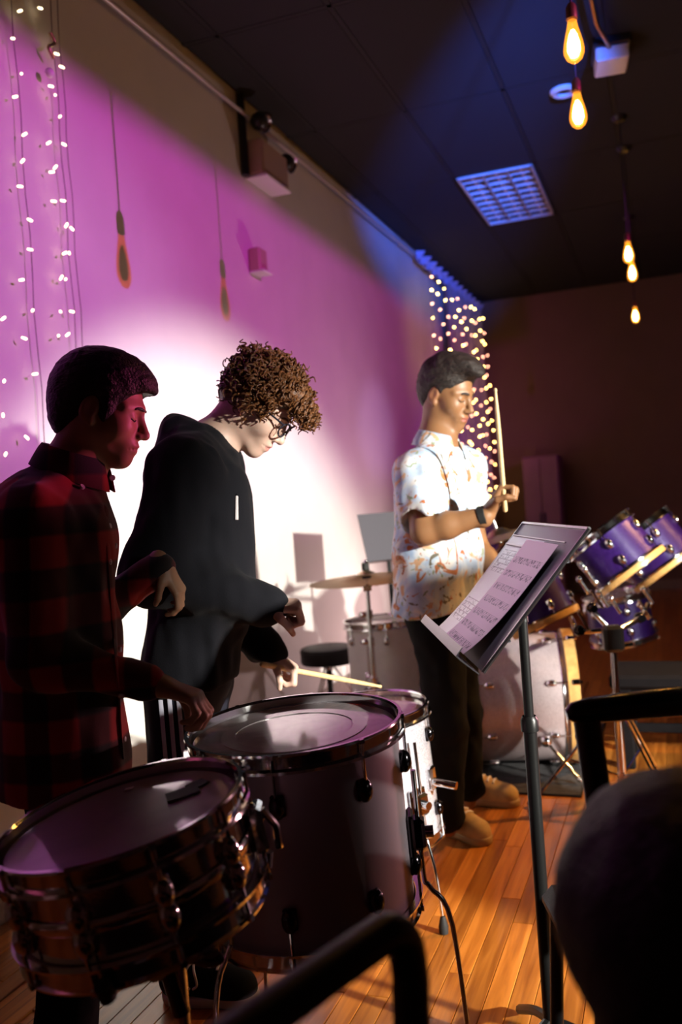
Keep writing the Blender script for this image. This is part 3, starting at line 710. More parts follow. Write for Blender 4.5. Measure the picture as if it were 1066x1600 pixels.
# ---- double tom stand
tsb = on_plane(976, 1262, 2, FZ); tsb[2] = 0
t = thing('tom_stand', 'chrome double tom stand with rubber feet carrying the purple toms', 'drum stand', tsb)
tt_ = at(955, 1000, 3.5); top = np.array([tsb[0], tsb[1], tt_[2]])
G().cyl((tsb[0], tsb[1], .06), (tsb[0], tsb[1], .42), .016).build('lower_tube', M_CHROME, t)
G().cyl((tsb[0], tsb[1], .40), top, .0125).build('upper_tube', M_CHROME, t)
G().cyl((tsb[0], tsb[1], .39), (tsb[0], tsb[1], .44), .021).ball((tsb[0]+.03, tsb[1]-.02, .415), .014, (1.6, .7, 1)).build('height_clamp', M_CHROME, t)
G().box(top + (0, 0, .02), (.075, .06, .10), rotz(.3), .012).build('receiver', M_BLACKMETAL, t)
for (q0, q1, q2, lab) in (((950, 980, 3.5), (925, 950, 3.52), (935, 935, 3.68), 0), ((965, 985, 3.5), (1000, 965, 3.6), (1012, 945, 3.85), 1), ((945, 985, 3.5), (905, 985, 3.5), (892, 965, 3.55), 2)):
    arm = G().tube(bez([at(*q0), at(*q1), at(*q2)], 6), .011, 10).build('tom_arm', M_CHROME, t)
    p = at(*q1); G().ball(p, .022).cyl(p - FH*.03, p + FH*.03, .015).build('ball_clamp', M_BLACKLUG, arm)
    G().box(at(q1[0]+8, q1[1]-14, q1[2]-.03), (.012, .012, .085), np.stack([RH, FH, tilt_axis(30)], 1) if lab < 2 else np.stack([RH, FH, tilt_axis(25)], 1), .003).build('clamp_plate', M_CHROME, arm)
for (a, b, c_) in ((935, 925, 3.55), (955, 935, 3.6), (1005, 920, 3.7), (1000, 945, 3.7), (915, 890, 3.6), (905, 905, 3.6)):
    p = at(a, b, c_); G().cyl(p, p - tilt_axis(30)*.07 , .008).ball(p, .013).build('t_bolt', M_CHROME, t)
tripod(t, tsb, .5, .15, .34, M_CHROME, phase=math.radians(188))

# ---- bench
bl = on_plane(985, 1200, 2, FZ)
t = thing('piano_bench', 'long black bench standing behind the chrome tom stand', 'bench', (bl[0]+.35, bl[1]+.2, 0))
bt = at(985, 1050, 3.95)[2]
bu = nrm(np.array([.99, -.02, 0])); bv = np.array([-bu[1], bu[0], 0]); R3 = np.stack([bu, bv, [0, 0, 1]], 1)
bc = np.array([bl[0], bl[1], 0]) + bu*.40 + bv*.12
M_BENCH = pm('black_lacquer', (.006, .005, .006), .75, spec=.12, var=.2, vscale=20)
G().box(bc + (0, 0, bt-.02), (.92, .34, .06), R3, .014).build('seat', M_BENCH, t)
G().box(bc + (0, 0, bt-.085), (.86, .28, .07), R3, .004).build('apron', M_BENCH, t)
for sx in (-1, 1):
    for sy in (-1, 1):
        G().box(bc + bu*sx*.40 + bv*sy*.12 + np.array([0, 0, (bt-.05)/2+FZ]), (.05, .05, bt-.05), R3, .006).build('leg', M_BENCH, t)
G().box(bc + bv*.12 + np.array([0, 0, .12]), (.8, .025, .04), R3, .004).build('stretcher', M_BENCH, t)

# ---- music stand with sheets
MSC = np.array([1.697, 1.925, 1.027]); mu = nrm([.380, -.925, 0]); mn = nrm([-.70, -.29, .655]); mn = nrm(mn - mu*np.dot(mn, mu)); mv = np.cross(mn, mu)
if mv[2] < 0: mv = -mv
MW, MH = .50, .33
M_DESK = pm('black_desk_enamel', (.20, .19, .22), .28, .5, bump=.05, bscale=500)
M_POLE = pm('stand_pole_black', (.008, .008, .008), .35, 0.0, spec=.3, bump=.05)
mb = np.array([MSC[0]+.03, MSC[1]+.01, 0])
t = thing('music_stand', 'black music stand with sheet music between the drummers and audience', 'music stand', mb)
def desk(u, v, h=0.0): return MSC + mu*(u-.5)*MW + mv*(v-.5)*MH + mn*h
G().grid(lambda u, v: desk(u, v, -.002), 8, 6, .004).build('desk', M_DESK, t, False)
def lip(u, v):   # tray: folds out from the bottom edge and turns up
    a = v*1.9; r = .03
    return desk(u, 0) + mn*(.055*min(v/.6, 1)) + mv*(-.006 + (max(v-.6, 0)/.4)*.02)
G().grid(lip, 8, 8, -.002).build('lip', M_DESK, t)
g = G()
for u in (0, 1): g.tube([desk(u, 0, -.002), desk(u, 1, -.002)], .0045, 6)
g.tube([desk(0, 1, -.002), desk(1, 1, -.002)], .0045, 6)
g.build('rim', M_STEEL, t)
for v in (.22, .78):
    G().grid(lambda u, w: desk(.04+.92*u, v+.02*w, -.008-.006*math.sin(w*math.pi)), 4, 4, .002).build('rib', M_DESK, t)
pt = MSC - mn*.04
G().tube([MSC - mn*.006, pt, np.array([mb[0], mb[1], pt[2]-.05])], .013, 10).cyl(pt - mu*.05, pt + mu*.05, .014).build('tilt_joint', M_POLE, t)
zk = at(822, 1118, 1.95)[2]
G().cyl(np.array([mb[0], mb[1], pt[2]-.05]), (mb[0], mb[1], zk-.05), .0105).build('inner_pole', M_POLE, t)
G().cyl((mb[0], mb[1], zk), (mb[0], mb[1], .03), .0145).build('outer_pole', M_POLE, t)
G().lathe([(.0145, -.03), (.019, -.028), (.019, -.004), (.0145, .004)], (mb[0], mb[1], zk), (0, 0, 1), 20).build('grip_collar', M_POLE, t)
for k in range(3):
    a = k*2*math.pi/3
    G().tube(bez([(mb[0], mb[1], .10), (mb[0]+.09*math.cos(a), mb[1]+.09*math.sin(a), .07), (mb[0]+.19*math.cos(a), mb[1]+.19*math.sin(a), .018)], 5), .011, 8).build('leg', M_POLE, t)

def mat_sheet(name, paper, staves, rough=.6, blotch=0.0):
    """paper with printed staves: uses the sheet's own u (x) and v (y) from a UV layer"""
    mt = pm(name, paper, rough, spec=.4); nt, b, N, L = nodes(mt)
    tc = N('ShaderNodeTexCoord'); sp = N('ShaderNodeSeparateXYZ'); L(tc.outputs['UV'], sp.inputs[0])
    def mth(op, a, bb=None):
        n = N('ShaderNodeMath'); n.operation = op
        for i, q in enumerate((a, bb)):
            if q is None: continue
            if isinstance(q, (int, float)): n.inputs[i].default_value = q
            else: L(q, n.inputs[i])
        return n.outputs[0]
    vv = mth('MULTIPLY', sp.outputs[1], float(staves)); fr = mth('FRACT', vv)
    band = mth('MULTIPLY', mth('GREATER_THAN', fr, .28), mth('LESS_THAN', fr, .72))
    inx = mth('MULTIPLY', mth('GREATER_THAN', sp.outputs[0], .07), mth('LESS_THAN', sp.outputs[0], .94))
    iny = mth('LESS_THAN', sp.outputs[1], .90)
    ln = mth('LESS_THAN', mth('FRACT', mth('MULTIPLY', fr, 11.4)), .22)
    wn = N('ShaderNodeTexNoise'); wn.inputs['Scale'].default_value = 26; wn.inputs['Detail'].default_value = 3; L(tc.outputs['UV'], wn.inputs['Vector'])
    notes = mth('MULTIPLY', mth('GREATER_THAN', wn.outputs['Fac'], .55), .7)
    ink = mth('MULTIPLY', mth('MULTIPLY', mth('MULTIPLY', band, inx), iny), mth('MINIMUM', mth('ADD', mth('MULTIPLY', ln, .6), notes), .8))
    mx = N('ShaderNodeMix'); mx.data_type = 'RGBA'; mx.inputs['A'].default_value = (*paper, 1); mx.inputs['B'].default_value = (.10, .05, .09, 1)
    L(ink, mx.inputs['Factor']); L(mx.outputs['Result'], b.inputs['Base Color'])
    return mt
def sheet(name, label, u0, u1, v0, v1, h, mat, curl=.012, over=0.0, group=None):
    c = desk((u0+u1)/2, (v0+v1)/2, h)
    g = G(); n = 14
    g.grid(lambda u, v: desk(u0+(u1-u0)*u, v0+(v1-v0)*v, h + curl*(1-v)**4*2.2 + .004*math.sin(u*3)*(1-v)), 10, n, .0006)
    o = g.build(name, mat, origin=c); tag(o, label, 'sheet music', group)
    me = o.data; uv = me.uv_layers.new(name='UVMap'); co = np.array([v.co for v in me.vertices]) + c
    for lp in me.loops:
        q = co[lp.vertex_index] - MSC
        uv.data[lp.index].uv = ((np.dot(q, mu)/MW+.5-u0)/(u1-u0), (np.dot(q, mv)/MH+.5-v0)/(v1-v0))
    return o
sheet('sheet_music', 'plain white sheet under the pink page on the music stand', .02, .60, .03, .88, .0025, mat_sheet('white_sheet_print', (.88, .87, .88), 2, .25), .006)
sheet('sheet_music', 'pink printed page of sheet music on the music stand', .36, .86, .01, .855, .008, mat_sheet('pink_sheet_print', (.86, .64, .74), 8), .010)
for v in (.80, .70):
    pass
G().tube([desk(.04, .80, .006), desk(.40, .80, .006)], .0022, 6).tube([desk(.04, .88, .005), desk(.9, .88, .005)], .0016, 6).build('retainer_wire', M_STEEL, t)

# ---- second music stand, seen from the side near the wall
D2 = at(608, 838, 4.75)
t = thing('far_music_stand', 'grey music stand desk showing behind the patterned shirt', 'music stand', (D2[0], D2[1], 0))
dn = nrm(RH*.55 - FH*.8 + np.array([0, 0, .25])); du_ = nrm(np.cross([0, 0, 1], dn)); dv_ = np.cross(dn, du_)
G().grid(lambda u, v: D2 + du_*(u-.5)*.34 + dv_*(v-.5)*.26, 4, 4, .004).build('desk', M_DESK, t, False)
G().grid(lambda u, v: D2 + du_*(u-.5)*.34 - dv_*.13 + dn*.05*v, 4, 2, .003).build('lip', M_DESK, t, False)
G().cyl(D2 - dn*.02, (D2[0], D2[1], .05), .011).build('pole', M_POLE, t)
for k in range(3):
    a = .2 + k*2*math.pi/3; G().tube([(D2[0], D2[1], .09), (D2[0]+.2*math.cos(a), D2[1]+.2*math.sin(a), .014)], .009, 8).build('leg', M_POLE, t)

# ================================================================ organic shapes: signed distance fields meshed with surface nets
def p_ell(c, r, R=None):
    c = np.asarray(c, float); r = np.asarray(r, float)
    def fn(P):
        q = P - c
        if R is not None: q = q @ R
        a_ = q/r; b_ = a_/r; k0 = np.sqrt(np.einsum('ij,ij->i', a_, a_)); k1 = np.sqrt(np.einsum('ij,ij->i', b_, b_)) + 1e-9
        return k0*(k0-1.0)/k1
    return fn, c, float(r.max())
def p_rc(a, b, ra, rb=None):
    a = np.asarray(a, float); b = np.asarray(b, float); rb = ra if rb is None else rb; ba = b-a; L2 = ba@ba + 1e-12
    def fn(P):
        q = P - a; t_ = np.clip(q@ba/L2, 0, 1)
        q = q - t_[:, None]*ba; return np.sqrt(np.einsum('ij,ij->i', q, q)) - (ra + (rb-ra)*t_)
    return fn, (a+b)/2, float(np.linalg.norm(ba)/2 + max(ra, rb))
def p_box(c, h, R=None, rr=.0):
    c = np.asarray(c, float); h = np.asarray(h, float)-rr
    def fn(P):
        q = P - c
        if R is not None: q = q @ R
        q = np.abs(q) - h
        return np.sqrt((np.maximum(q, 0)**2).sum(1)) + np.minimum(q.max(1), 0) - rr
    return fn, c, float(np.linalg.norm(h)+rr)
def p_half(p0, n):
    p0 = np.asarray(p0, float); n = nrm(n)
    return (lambda P: (P-p0)@n), p0, 1e3
class Sdf:
    def __init__(s): s.ops = []
    def u(s, prim, k=.02): s.ops.append(('u', prim, k)); return s
    def sub(s, prim, k=.01): s.ops.append(('s', prim, k)); return s
    def cut(s, prim, k=.003): s.ops.append(('i', prim, k)); return s       # keep where prim < 0
    def __call__(s, P, margin=.05):
        d = np.full(len(P), 1.0)
        lo, hi = P.min(0), P.max(0); x, y, z = P[:, 0], P[:, 1], P[:, 2]
        for op, (fn, c, rad), k in s.ops:
            if rad < 100:
                g = np.maximum(np.maximum(lo - c, c - hi), 0)
                if g@g > (rad + margin)**2: continue
                idx = np.nonzero((x-c[0])**2 + (y-c[1])**2 + (z-c[2])**2 < (rad + margin)**2)[0]
                if not len(idx): continue
            else: idx = slice(None)
            v = fn(P[idx]); a = d[idx]
            if op == 'u':
                h = np.maximum(k - np.abs(a-v), 0)/k; d[idx] = np.minimum(a, v) - h*h*k*.25
            else:
                if op == 's': v = -v
                h = np.maximum(k - np.abs(a-v), 0)/k; d[idx] = np.maximum(a, v) + h*h*k*.25
        return d
    def bounds(s):
        lo = np.min([p[1]-p[2] for o, p, k in s.ops if o == 'u'], 0)-.02; hi = np.max([p[1]+p[2] for o, p, k in s.ops if o == 'u'], 0)+.02
        return lo, hi
    def mesh(s, h, disp=None):
        lo, hi = s.bounds(); B = 8; n = np.ceil((hi-lo)/(h*B)).astype(int)
        gi = np.stack(np.meshgrid(*[np.arange(k) for k in n], indexing='ij'), -1).reshape(-1, 3)
        cen = lo + (gi+.5)*h*B
        dc = s(cen, .12 + h*B)
        if disp: dc = dc
        keep = gi[np.abs(dc) < h*B*.95 + .012]
        N = n*B+1
        off = np.stack(np.meshgrid(*[np.arange(B+1)]*3, indexing='ij'), -1).reshape(-1, 3)
        ids = (keep[:, None, :]*B + off[None]).reshape(-1, 3)
        lin = (ids[:, 0]*N[1] + ids[:, 1])*N[2] + ids[:, 2]
        val = np.empty(len(ids), np.float32); ch = 729*12
        for a in range(0, len(ids), ch):
            q = lo + ids[a:a+ch]*h; d = s(q)
            if disp: d = d + disp(q)
            val[a:a+ch] = d
        D = np.full(int(N[0])*int(N[1])*int(N[2]), 1.0, np.float32); D[lin] = val
        offc = np.stack(np.meshgrid(*[np.arange(B)]*3, indexing='ij'), -1).reshape(-1, 3)
        ci = (keep[:, None, :]*B + offc[None]).reshape(-1, 3); base = (ci[:, 0]*N[1] + ci[:, 1])*N[2] + ci[:, 2]
        cor = [(a, b, c) for a in (0, 1) for b in (0, 1) for c in (0, 1)]
        st = [(a*N[1]+b)*N[2]+c for a, b, c in cor]
        V8 = np.stack([D[base+k] for k in st], 1); neg = (V8 < 0).sum(1); act = (neg > 0) & (neg < 8)
        base = base[act]; ci = ci[act]; V8 = V8[act]; C = np.array(cor, float)
        acc = np.zeros((len(base), 3)); cnt = np.zeros(len(base))
        for i in range(8):
            for j in range(i+1, 8):
                if np.abs(C[i]-C[j]).sum() != 1: continue
                x = (V8[:, i] < 0) != (V8[:, j] < 0)
                tt_ = V8[x, i]/(V8[x, i]-V8[x, j]); acc[x] += C[i] + tt_[:, None]*(C[j]-C[i]); cnt[x] += 1
        verts = lo + (ci + acc/cnt[:, None])*h
        order = np.argsort(base); sb_ = base[order]
        def find(b):
            k = np.searchsorted(sb_, b); k = np.clip(k, 0, len(sb_)-1); ok = sb_[k] == b
            return order[k], ok
        F = []
        strd = np.array([N[1]*N[2], N[2], 1])
        for axn in range(3):
            u_, v_ = (axn+1) % 3, (axn+2) % 3
            ia = {0: 4, 1: 2, 2: 1}[axn]
            s0 = V8[:, 0] < 0; s1 = V8[:, ia] < 0; x = np.nonzero(s0 != s1)[0]
            b = base[x]
            i1, o1 = find(b-strd[u_]); i2, o2 = find(b-strd[u_]-strd[v_]); i3, o3 = find(b-strd[v_])
            ok = o1 & o2 & o3
            q = np.stack([x, i1, i2, i3], 1); fl = ~s0[x]
            q[fl] = q[fl][:, ::-1]
            F.append(q[ok][:, ::-1])
        F = np.concatenate(F)
        return verts, F
    def ray(s, px, py, d0, d1, n=700):
        ts = np.linspace(d0, d1, n); r = CD + CR*(px - W/2)/FPX - CU*(py - H/2)/FPX
        P = CAM_POS + ts[:, None]*r; d = s(P); k = np.nonzero(d < 0)[0]
        return P[k[0]] if len(k) else None
    def march(s, p0, d, far=.12, n=400):
        ts = np.linspace(0, far, n); P = np.asarray(p0) + ts[:, None]*nrm(d); v = s(P); k = np.nonzero(v < 0)[0]
        return P[k[0]] if len(k) else None
    def grad(s, p):
        e = .002; P = np.array([p + np.array(o)*e for o in ((1, 0, 0), (-1, 0, 0), (0, 1, 0), (0, -1, 0), (0, 0, 1), (0, 0, -1))])
        v = s(P); return nrm([v[0]-v[1], v[2]-v[3], v[4]-v[5]])
_tab = np.random.default_rng(3).random((32, 32, 32)).astype(np.float32)
def vnoise(P):
    i = np.floor(P).astype(int); f = P - i; f = f*f*(3-2*f); out = 0
    for a in (0, 1):
        for b in (0, 1):
            for c in (0, 1):
                w = (f[:, 0] if a else 1-f[:, 0])*(f[:, 1] if b else 1-f[:, 1])*(f[:, 2] if c else 1-f[:, 2])
                out = out + w*_tab[(i[:, 0]+a) % 32, (i[:, 1]+b) % 32, (i[:, 2]+c) % 32]
    return out - .5
def smooth_mesh(V, F, it=1, lam=.5):
    for _ in range(it):
        acc = np.zeros_like(V); cnt = np.zeros(len(V))
        for a, b in ((0, 1), (1, 2), (2, 3), (3, 0)):
            np.add.at(acc, F[:, a], V[F[:, b]]); np.add.at(cnt, F[:, a], 1)
            np.add.at(acc, F[:, b], V[F[:, a]]); np.add.at(cnt, F[:, b], 1)
        V = V + lam*(acc/np.maximum(cnt, 1)[:, None] - V)
    return V
def sdf_obj(name, s, h, mat, parent, disp=None, sm=1):
    V, F = s.mesh(h, disp)
    if sm: V = smooth_mesh(V, F, sm)
    return mk(name, V, F, mat, parent)

# ---------------------------------------------------------------- heads and hands
class Head:
    def __init__(s, px, py, d, yaw, pitch, sc, roll=0.0):
        a, p = math.radians(yaw), math.radians(pitch)
        f = np.array([math.cos(a)*math.cos(p), math.sin(a)*math.cos(p), -math.sin(p)]); l = np.array([-math.sin(a), math.cos(a), 0]); u = np.cross(f, l)
        r = math.radians(roll); l, u = l*math.cos(r)+u*math.sin(r), u*math.cos(r)-l*math.sin(r)
        s.M = np.stack([f, l, u], 1); s.o = at(px, py, d); s.s = sc
    def w(s, p): return s.o + s.M @ (np.asarray(p, float)*s.s)
    def dirv(s, d): return s.M @ np.asarray(d, float)
    def ell(s, c, r, tilt=0.0):
        R = s.M
        if tilt:
            ca, sa = math.cos(tilt), math.sin(tilt); R = s.M @ np.array([[ca, 0, sa], [0, 1, 0], [-sa, 0, ca]])
        return p_ell(s.w(c), np.asarray(r)*s.s, R)
    def rc(s, a, b, ra, rb=None): return p_rc(s.w(a), s.w(b), ra*s.s, (ra if rb is None else rb)*s.s)
    def half(s, p, n): return p_half(s.w(p), s.dirv(n))

def head_prims(S, h, jaw=1.0):
    S.u(h.ell((-.012, 0, .032), (.098, .075, .090)), .01)
    S.u(h.ell((.022, 0, -.022), (.072, .060, .080)), .03)
    S.u(h.rc((.0, .040, -.062), (.066, .010, -.103), .021, .017), .03)
    S.u(h.rc((.0, -.040, -.062), (.066, -.010, -.103), .021, .017), .03)
    S.u(h.ell((.076, 0, -.104), (.019, .020, .016)), .018)
    for y in (1, -1):
        S.u(h.ell((.052, .037*y, -.034), (.032, .026, .028)), .025)           # cheek
        S.u(h.rc((.088, .012*y, .019), (.064, .050*y, .014), .010, .008), .016)  # brow ridge
    S.u(h.ell((.076, 0, -.068), (.026, .032, .028)), .02)                       # muzzle
    for y in (1, -1): S.sub(h.ell((.101, .031*y, -.003), (.015, .020, .013)), .014)
    S.u(h.rc((.092, 0, .004), (.113, 0, -.036), .0075, .0115), .010)
    S.u(h.ell((.112, 0, -.039), (.012, .012, .010)), .006)
    for y in (1, -1):
        S.u(h.ell((.101, .0125*y, -.043), (.011, .0075, .0085)), .005)
        S.sub(h.ell((.106, .0065*y, -.052), (.006, .0035, .004)), .002)
        S.u(h.ell((.0765, .031*y, -.004), (.0135, .0150, .0125)), .004)          # lowered lids
    S.u(h.ell((.096, 0, -.0665), (.0115, .021, .0062)), .006)
    S.u(h.ell((.0935, 0, -.080), (.0115, .018, .0075)), .006)
    S.sub(h.rc((.110, .0, -.0728), (.085, .026, -.0745), .0018), .003); S.sub(h.rc((.110, .0, -.0728), (.085, -.026, -.0745), .0018), .003)
    for y in (1, -1):
        S.u(h.ell((-.010, .0745*y, -.010), (.021, .0085, .031), .25), .006)
        S.u(h.ell((.0, .073*y, -.036), (.010, .007, .011)), .005)
        S.sub(h.ell((-.004, .084*y, -.006), (.012, .0065, .019), .25), .004)
    return S

def hand(S, wr, d, palm, side, curl=(55, 95, 60), sc=1.0, thumb=None, spread=.0):
    """wr wrist, d pointing along the hand, palm = direction the fingers curl to, side = thumb side"""
    d = nrm(d); palm = nrm(np.asarray(palm, float) - d*np.dot(palm, d)); side = np.asarray(side, float)
    lat = np.cross(palm, d); lat = lat if np.dot(lat, side) > 0 else -lat
    wr = np.asarray(wr, float)
    S.u(p_rc(wr - d*.03*sc, wr + d*.02*sc, .024*sc, .022*sc), .02)
    for i, (o, Lf, rf) in enumerate(((.027, .95, .0092), (.009, 1.06, .0096), (-.009, 1.0, .0092), (-.026, .80, .0082))):
        kn = wr + (d*(.088 - .006*(i == 3)) + lat*o)*sc
        S.u(p_rc(wr + (d*.02 + lat*o*.55)*sc, kn, .0145*sc, .0108*sc), .012)
        a = 0; p = kn
        for Ls, cg, rr in ((.042, curl[0], rf), (.026, curl[1], rf*.92), (.021, curl[2], rf*.82)):
            a += math.radians(cg + i*2); q = p + (d*math.cos(a) + palm*math.sin(a) + lat*spread*(1.5-i)/3)*Ls*Lf*sc
            S.u(p_rc(p, q, rr*sc, rr*.94*sc), .004); p = q
    b = wr + (d*.022 + lat*.022 + palm*.006)*sc
    td = thumb if thumb is not None else (.55, .55, .55)
    m1 = b + nrm(d*.65 + lat*.75 + palm*.35)*.040*sc; m2 = m1 + nrm(d*td[0] + lat*td[1]*.1 + palm*td[2])*.033*sc; m3 = m2 + nrm(d*td[0]*.6 - lat*.25 + palm*td[2]*1.3)*.025*sc
    S.u(p_rc(b, m1, .016*sc, .0115*sc), .012); S.u(p_rc(m1, m2, .0110*sc, .0100*sc), .005); S.u(p_rc(m2, m3, .0098*sc, .0082*sc), .004)

def mat_skin(name, col, red):
    mt = pm(name, col, .48, sss=.12, bump=.12, bscale=700, bdist=.0006); nt, b, N, L = nodes(mt)
    at_ = N('ShaderNodeAttribute'); at_.attribute_name = 'lip'
    mx = N('ShaderNodeMix'); mx.data_type = 'RGBA'; mx.inputs['A'].default_value = (*col, 1); mx.inputs['B'].default_value = (*red, 1)
    L(at_.outputs['Fac'], mx.inputs['Factor']); L(mx.outputs['Result'], b.inputs['Base Color'])
    return mt
def skin_attr(o, h):
    """lip colour of the skin itself, stored on the mesh"""
    me = o.data; n = len(me.vertices); co = np.empty(n*3); me.vertices.foreach_get('co', co); P = co.reshape(-1, 3) + ROOT_LOC[o.name]
    q = ((P - h.o) @ h.M)/h.s
    e = ((q[:, 0]-.097)/.016)**2 + (q[:, 1]/.021)**2 + ((q[:, 2]+.073)/.0115)**2
    v = np.clip((1.15-e)/.35, 0, 1)
    e2 = np.clip(((q[:, 1].__abs__()-.07)/.012), 0, 1)*(np.abs(q[:, 2]+.01) < .05)*(q[:, 0] > -.05)*(q[:, 0] < .03)*.35
    a = me.attributes.new('lip', 'FLOAT', 'POINT'); a.data.foreach_set('value', np.maximum(v, e2).astype(np.float32))
def face_bits(t, S, h, haircol, side=-1, brow=1.0):
    for y in (1, -1):
        pts = []
        for k in range(7):
            u = k/6; p0 = h.w((.135, (.012 + .036*u)*y, .017 + .006*math.sin(u*2.4) - .006*u))
            hit = S.march(p0, h.dirv((-1, -.15*y*u, 0)))
            if hit is not None: pts.append(hit + h.dirv((.0008, 0, 0)))
        if len(pts) > 3: G().tube(pts, [.0022*brow*h.s + .0016*math.sin(math.pi*(k+.6)/(len(pts)+.2)) for k in range(len(pts))], 7, flat=.8).build('eyebrow', haircol, t)
        pts = []
        for k in range(7):
            u = k/6; p0 = h.w((.135, (.018 + .027*u)*y, -.0085 - .004*math.sin(u*math.pi)))
            hit = S.march(p0, h.dirv((-1, 0, 0)))
            if hit is not None: pts.append(hit + h.dirv((.0010, 0, 0)))
        if len(pts) > 3: G().tube(pts, .0016*h.s, 6).build('eyelashes', M_LASH, t)
M_LASH = pm('dark_lashes', (.012, .008, .006), .7)

def mat_hair(name, c1, c2, scale=90, rough=.45):
    mt = pm(name, c1, rough); nt, b, N, L = nodes(mt)
    tc = N('ShaderNodeTexCoord'); mp = N('ShaderNodeMapping'); mp.inputs['Scale'].default_value = (scale*.35, scale, scale*.9)
    L(tc.outputs['Object'], mp.inputs[0]); n = N('ShaderNodeTexNoise'); n.inputs['Scale'].default_value = 3; n.inputs['Detail'].default_value = 5
    L(mp.outputs[0], n.inputs['Vector']); r = ramp(nt, [(.35, c1), (.7, c2)]); L(n.outputs['Fac'], r.inputs['Fac']); L(r.outputs[0], b.inputs['Base Color'])
    bp = N('ShaderNodeBump'); bp.inputs['Strength'].default_value = .9; bp.inputs['Distance'].default_value = .004; L(n.outputs['Fac'], bp.inputs['Height']); L(bp.outputs[0], b.inputs['Normal'])
    return mt

def shoe(t, heel, toe, L_, mat_up, mat_sole, lace, sc=1.0):
    heel = np.asarray(heel, float); f = nrm([toe[0]-heel[0], toe[1]-heel[1], 0]); l = np.array([-f[1], f[0], 0]); M = np.eye(4); M[:3, 0] = f; M[:3, 1] = l; M[:3, 2] = (0, 0, 1); M[:3, 3] = (heel[0], heel[1], FZ)
    q = lambda p: X(M, np.asarray(p, float)*sc); s_ = L_/.28*sc
    S = Sdf(); k = s_
    S.u(p_rc(q((.045, 0, .05)), q((.215, .004, .036)), .040*k, .041*k), .02)
    S.u(p_rc(q((.13, 0, .062)), q((.20, 0, .045)), .034*k, .034*k), .03)
    S.u(p_rc(q((.05, 0, .06)), q((.055, 0, .105)), .041*k, .038*k), .03)
    S.u(p_rc(q((.09, 0, .09)), q((.15, 0, .062)), .028*k, .028*k), .03)
    S.cut(p_half(q((0, 0, .022)), (0, 0, -1)), .004)
    up = sdf_obj('shoe_upper', S, .004, mat_up, t)
    S2 = Sdf(); S2.u(p_rc(q((.046, 0, .016)), q((.10, 0, .016)), .041*k, .038*k), .02).u(p_rc(q((.10, 0, .016)), q((.215, .004, .016)), .038*k, .045*k), .03)
    S2.cut(p_half(q((0, 0, .0)), (0, 0, -1)), .003).cut(p_half(q((0, 0, .029)), (0, 0, 1)), .003)
    sdf_obj('sole', S2, .004, mat_sole, t)
    for i in range(4):
        xx = .10 + i*.022; zz = .118 - i*.011
        pts = []
        for j in range(9):
            y = -.024 + .048*j/8
            hit = S.march(q((xx + (.006 if j % 2 else 0)*0, y, .2)), (0, 0, -1), .25*k)
            if hit is not None: pts.append(hit + np.array([0, 0, .002]))
        if len(pts) > 3: G().tube(pts, .0042*k, 6).build('lace', lace, up)
    for sg in (-1, 1):
        p = q((.105, -.02, .115))
        G().tube(bez([p, p + l*-.03*k + np.array([0, 0, -.012*k]) + f*.01*sg, p + l*-.036*k + np.array([0, 0, -.045*k]) + f*.018*sg, p + l*-.03*k + np.array([0, 0, -.06*k]) + f*.004*sg], 5), .003*k, 6).build('lace', lace, up)
    return up
def button(t, S, px, py, d0, d1, r=.0058, mat=None):
    p = S.ray(px, py, d0, d1)
    if p is None: return
    n = S.grad(p)
    G().lathe([(0, .0032), (r*.55, .0026), (r*.9, .0034), (r, .002), (r, -.001)], p, n, 14).build('button', mat or M_BUTTON, t)
M_BUTTON = pm('pearl_button', (.75, .68, .74), .3)
def stick(label, tail, tip, name='drumstick'):
    tail = np.asarray(tail, float); tip = np.asarray(tip, float); d = nrm(tip-tail); L_ = np.linalg.norm(tip-tail)
    o = G().lathe([(0, 0), (.005, .001), (.0072, .006), (.0075, .02), (.0075, L_*.68), (.0062, L_*.82), (.0042, L_-.018), (.0038, L_-.014), (.0052, L_-.008), (.0048, L_-.003), (0, L_)], tail, d, 14).build(name, M_STICK, origin=tail)
    return tag(o, label, 'drumstick')

